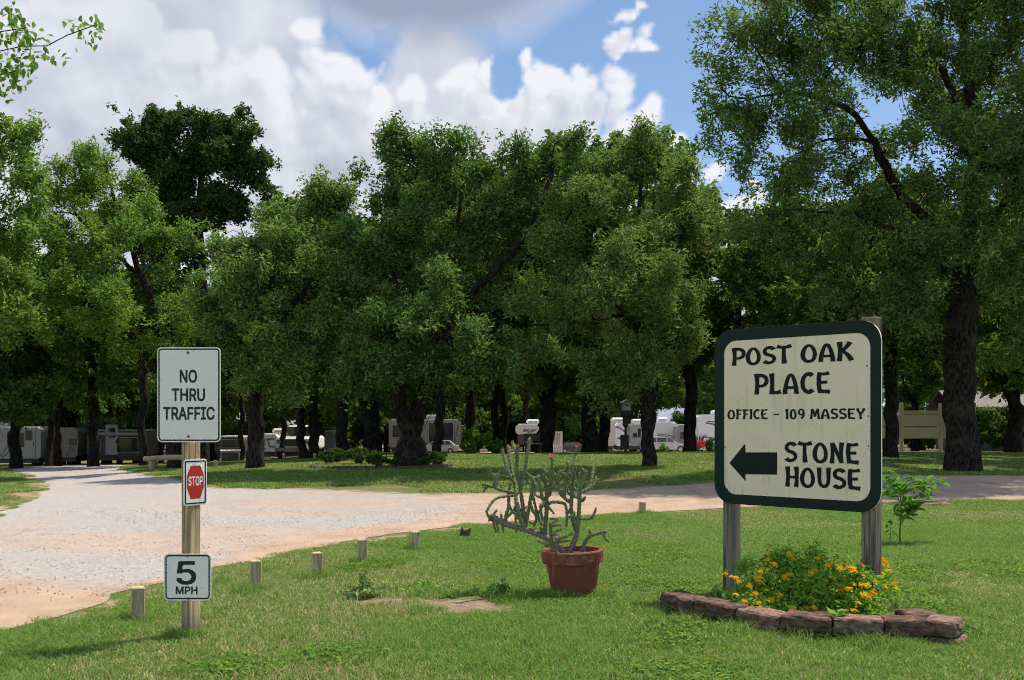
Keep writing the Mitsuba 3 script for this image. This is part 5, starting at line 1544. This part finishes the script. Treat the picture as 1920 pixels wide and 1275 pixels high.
LUSH = [(.200, .370, .078), (.270, .435, .105), (.145, .290, .064), (.58, .52, .30)]
for i in range(4):
    dry = (.03, .07, .16, .32)[i]
    v, f, c = grass_patch(.6, 1500 if i < 3 else 1000, (.052, .045, .040, .036)[i], .0056, LUSH, [.42 - dry / 2, .30 - dry / 2, .28, dry], 200 + i)
    scene[f'grass_kind_{i}'] = {'type': 'shapegroup', 'blades': mikit.ply((v, f), 'grass_material', color=c)}
for i in range(2):
    dry = (.10, .30)[i]
    v, f, c = grass_patch(1.4, 1900, .062, .016, LUSH, [.40 - dry / 2, .32 - dry / 2, .28, dry], 220 + i)
    scene[f'grass_kind_{4 + i}'] = {'type': 'shapegroup', 'blades': mikit.ply((v, f), 'grass_material', color=c)}
_gc = np.random.default_rng(230)
_c = np.column_stack([_gc.normal(0, .14, 300), _gc.normal(0, .14, 300), _gc.uniform(.015, .045, 300)])
_l = leaves(_c, 3, .026, .022, (.007, .007, .004), (.066, .120, .030), up=1.3, droop=0, seed=231)
_v, _f, _k = grass_patch(.6, 700, .05, .0056, LUSH, [.4, .3, .26, .04], 232)
_v, _f2 = join([(_v, _f), _l[:2]])
scene['grass_kind_6'] = {'type': 'shapegroup', 'blades': mikit.ply((_v, _f2), 'grass_material', color=np.vstack([_k, _l[2]]))}
_v, _f, _k = grass_patch(.34, 170, .15, .0062, LUSH, [.35, .35, .2, .10], 233)
scene['grass_kind_7'] = {'type': 'shapegroup', 'blades': mikit.ply((_v, _f), 'grass_material', color=_k)}
labels['lawn_grass'] = {'label': 'short green lawn grass with dry straw blades', 'category': 'grass', 'kind': 'stuff'}
gg = np.random.default_rng(88)
gi = 0


def tilt_at(x, y):
    e = .4
    return float((ground(x + e, y) - ground(x - e, y)) / (2 * e)), float((ground(x, y + e) - ground(x, y - e)) / (2 * e))


def sow(x, y, kind, s):
    global gi
    gi += 1
    sx_, sy_ = tilt_at(x, y)
    z = float(ground(x, y))
    M_ = np.array([[1, 0, 0, x], [0, 1, 0, y], [sx_, sy_, 1, z], [0, 0, 0, 1]])
    a = gg.uniform(0, 2 * np.pi)
    Rz = np.array([[math.cos(a), -math.sin(a), 0, 0], [math.sin(a), math.cos(a), 0, 0], [0, 0, 1, 0], [0, 0, 0, 1]]) @ np.diag([s, s, s * gg.uniform(.85, 1.2), 1])
    scene[f'lawn_grass__{gi:03d}'] = {'type': 'instance', 'to_world': T((M_ @ Rz).tolist()), 'group': {'type': 'ref', 'id': f'grass_kind_{kind}'}}


bed_in = bp.buffer(.05)
for y in np.arange(4.2, 21.5, .42):
    for x in np.arange(-.62 * y - .6, .62 * y + .6, .42):
        xx, yy = x + gg.uniform(-.1, .1), y + gg.uniform(-.1, .1)
        pt = sg.Point(xx, yy)
        dr_ = ROAD.distance(pt)
        if dr_ < .16 or (dr_ < .6 and yy > 13 and gg.random() < .5) or bed_in.contains(pt): continue
        if math.hypot((xx - DIRT[0]) / .85, (yy - DIRT[1]) / .45) < 1.0 and gg.random() < .70: continue
        nz = float(meshkit.fbm(np.array([[[xx * .5 + 40, yy * .5, 0]]]), 3, 2)[0, 0]); fore = .12 * (yy < 6.6)
        n2 = float(meshkit.fbm(np.array([[[xx * 1.1 + 90, yy * 1.1, 0]]]), 2, 12)[0, 0])
        if yy < 14 and gg.random() < 0.6 * (n2 - .50) / .25: sow(xx, yy, 6, 1.0); continue
        sow(xx, yy, 0 if nz < .42 - fore else 1 if nz < .51 - fore else 2 if nz < .60 - fore * .6 else 3, 1.0)
n_near = gi
for _ in range(46):      # longer tufts, most of them at the feet of things
    y = gg.uniform(4.9, 12); x = gg.uniform(-.5, .5) * y
    if ROAD.distance(sg.Point(x, y)) > .3 and not bed_in.contains(sg.Point(x, y)): sow(x, y, 7, gg.uniform(.35, .7))
for x, y, r, n in [(pc[0], pc[1], .10, 7), (PC[0], PC[1], .27, 12)] + [(*(BM[:2, 3] + BM[:2, 0] * u - BM[:2, 2] * .08), .1, 3) for u in (.125, BW - .112)] + [(*on_ground(b_[0], b_[1])[:2], .07, 3) for b_ in BOL] + [(*p_[:2], .16, 4) for p_ in bl]:
    for _ in range(n):
        a = gg.uniform(0, 2 * np.pi); sow(x + r * math.cos(a), y - abs(r * math.sin(a)), 7, gg.uniform(.35, .7))
for y in np.arange(20.5, 44, 1.0):
    for x in np.arange(-.66 * y - 1, .66 * y + 1, 1.0):
        xx, yy = x + gg.uniform(-.3, .3), y + gg.uniform(-.3, .3)
        if ROAD.distance(sg.Point(xx, yy)) < .65: continue
        nz = float(meshkit.fbm(np.array([[[xx * .35 + 7, yy * .6 + 3, 0]]]), 3, 6)[0, 0])
        if nz > .60 and gg.random() < .7: continue
        sow(xx, yy, 4 if nz < .5 else 5, 1.0)
# stray blades over the road's edge
bd = ROAD.exterior
for s_ in np.arange(0, bd.length, .20):
    x, y = bd.interpolate(s_).coords[0]
    if not (4 < y < 22 and abs(x) < .62 * y): continue
    sow(x + gg.normal(0, .05), y - .14 + gg.normal(0, .06), int(gg.integers(0, 3)), gg.uniform(.22, .42))
# loose gravel
gv, gf, gcx, nn_ = [], [], [], 0
ico = trimesh.creation.icosahedron()
for _ in range(50):
    s_ = gg.uniform(.005, .012) * np.array([1, 1, .6]) * gg.uniform(.75, 1.3, 3)
    v = ico.vertices * s_ + [gg.uniform(-.6, .6), gg.uniform(-.6, .6), s_[2] * .3]
    gv.append(v); gf.append(ico.faces + nn_); nn_ += len(v)
    gcx.append(np.tile(np.array([.38, .375, .37]) * gg.uniform(.8, 1.25), (len(v), 1)))
scene['stone_kind'] = {'type': 'shapegroup', 'stones': mikit.ply((np.vstack(gv), np.vstack(gf)), 'vertex_paint', color=np.vstack(gcx))}
labels['loose_gravel'] = {'label': 'small loose pale stones on the road', 'category': 'gravel', 'kind': 'stuff'}
ki = 0
for y in np.arange(5, 19, .9):
    for x in np.arange(-.62 * y, .62 * y, .9):
        xx, yy = x + gg.uniform(-.3, .3), y + gg.uniform(-.3, .3)
        if not ROAD.contains(sg.Point(xx, yy)) or ROAD.exterior.distance(sg.Point(xx, yy)) < .5: continue
        if xx > -2 + 2 * gg.random() and gg.random() < .6: continue
        ki += 1
        sx_, sy_ = tilt_at(xx, yy)
        a = gg.uniform(0, 2 * np.pi)
        M_ = np.array([[1, 0, 0, xx], [0, 1, 0, yy], [sx_, sy_, 1, float(ground(xx, yy)) + .014], [0, 0, 0, 1]]) @ np.array([[math.cos(a), -math.sin(a), 0, 0], [math.sin(a), math.cos(a), 0, 0], [0, 0, 1, 0], [0, 0, 0, 1]])
        scene[f'loose_gravel__{ki:03d}'] = {'type': 'instance', 'to_world': T(M_.tolist()), 'group': {'type': 'ref', 'id': 'stone_kind'}}
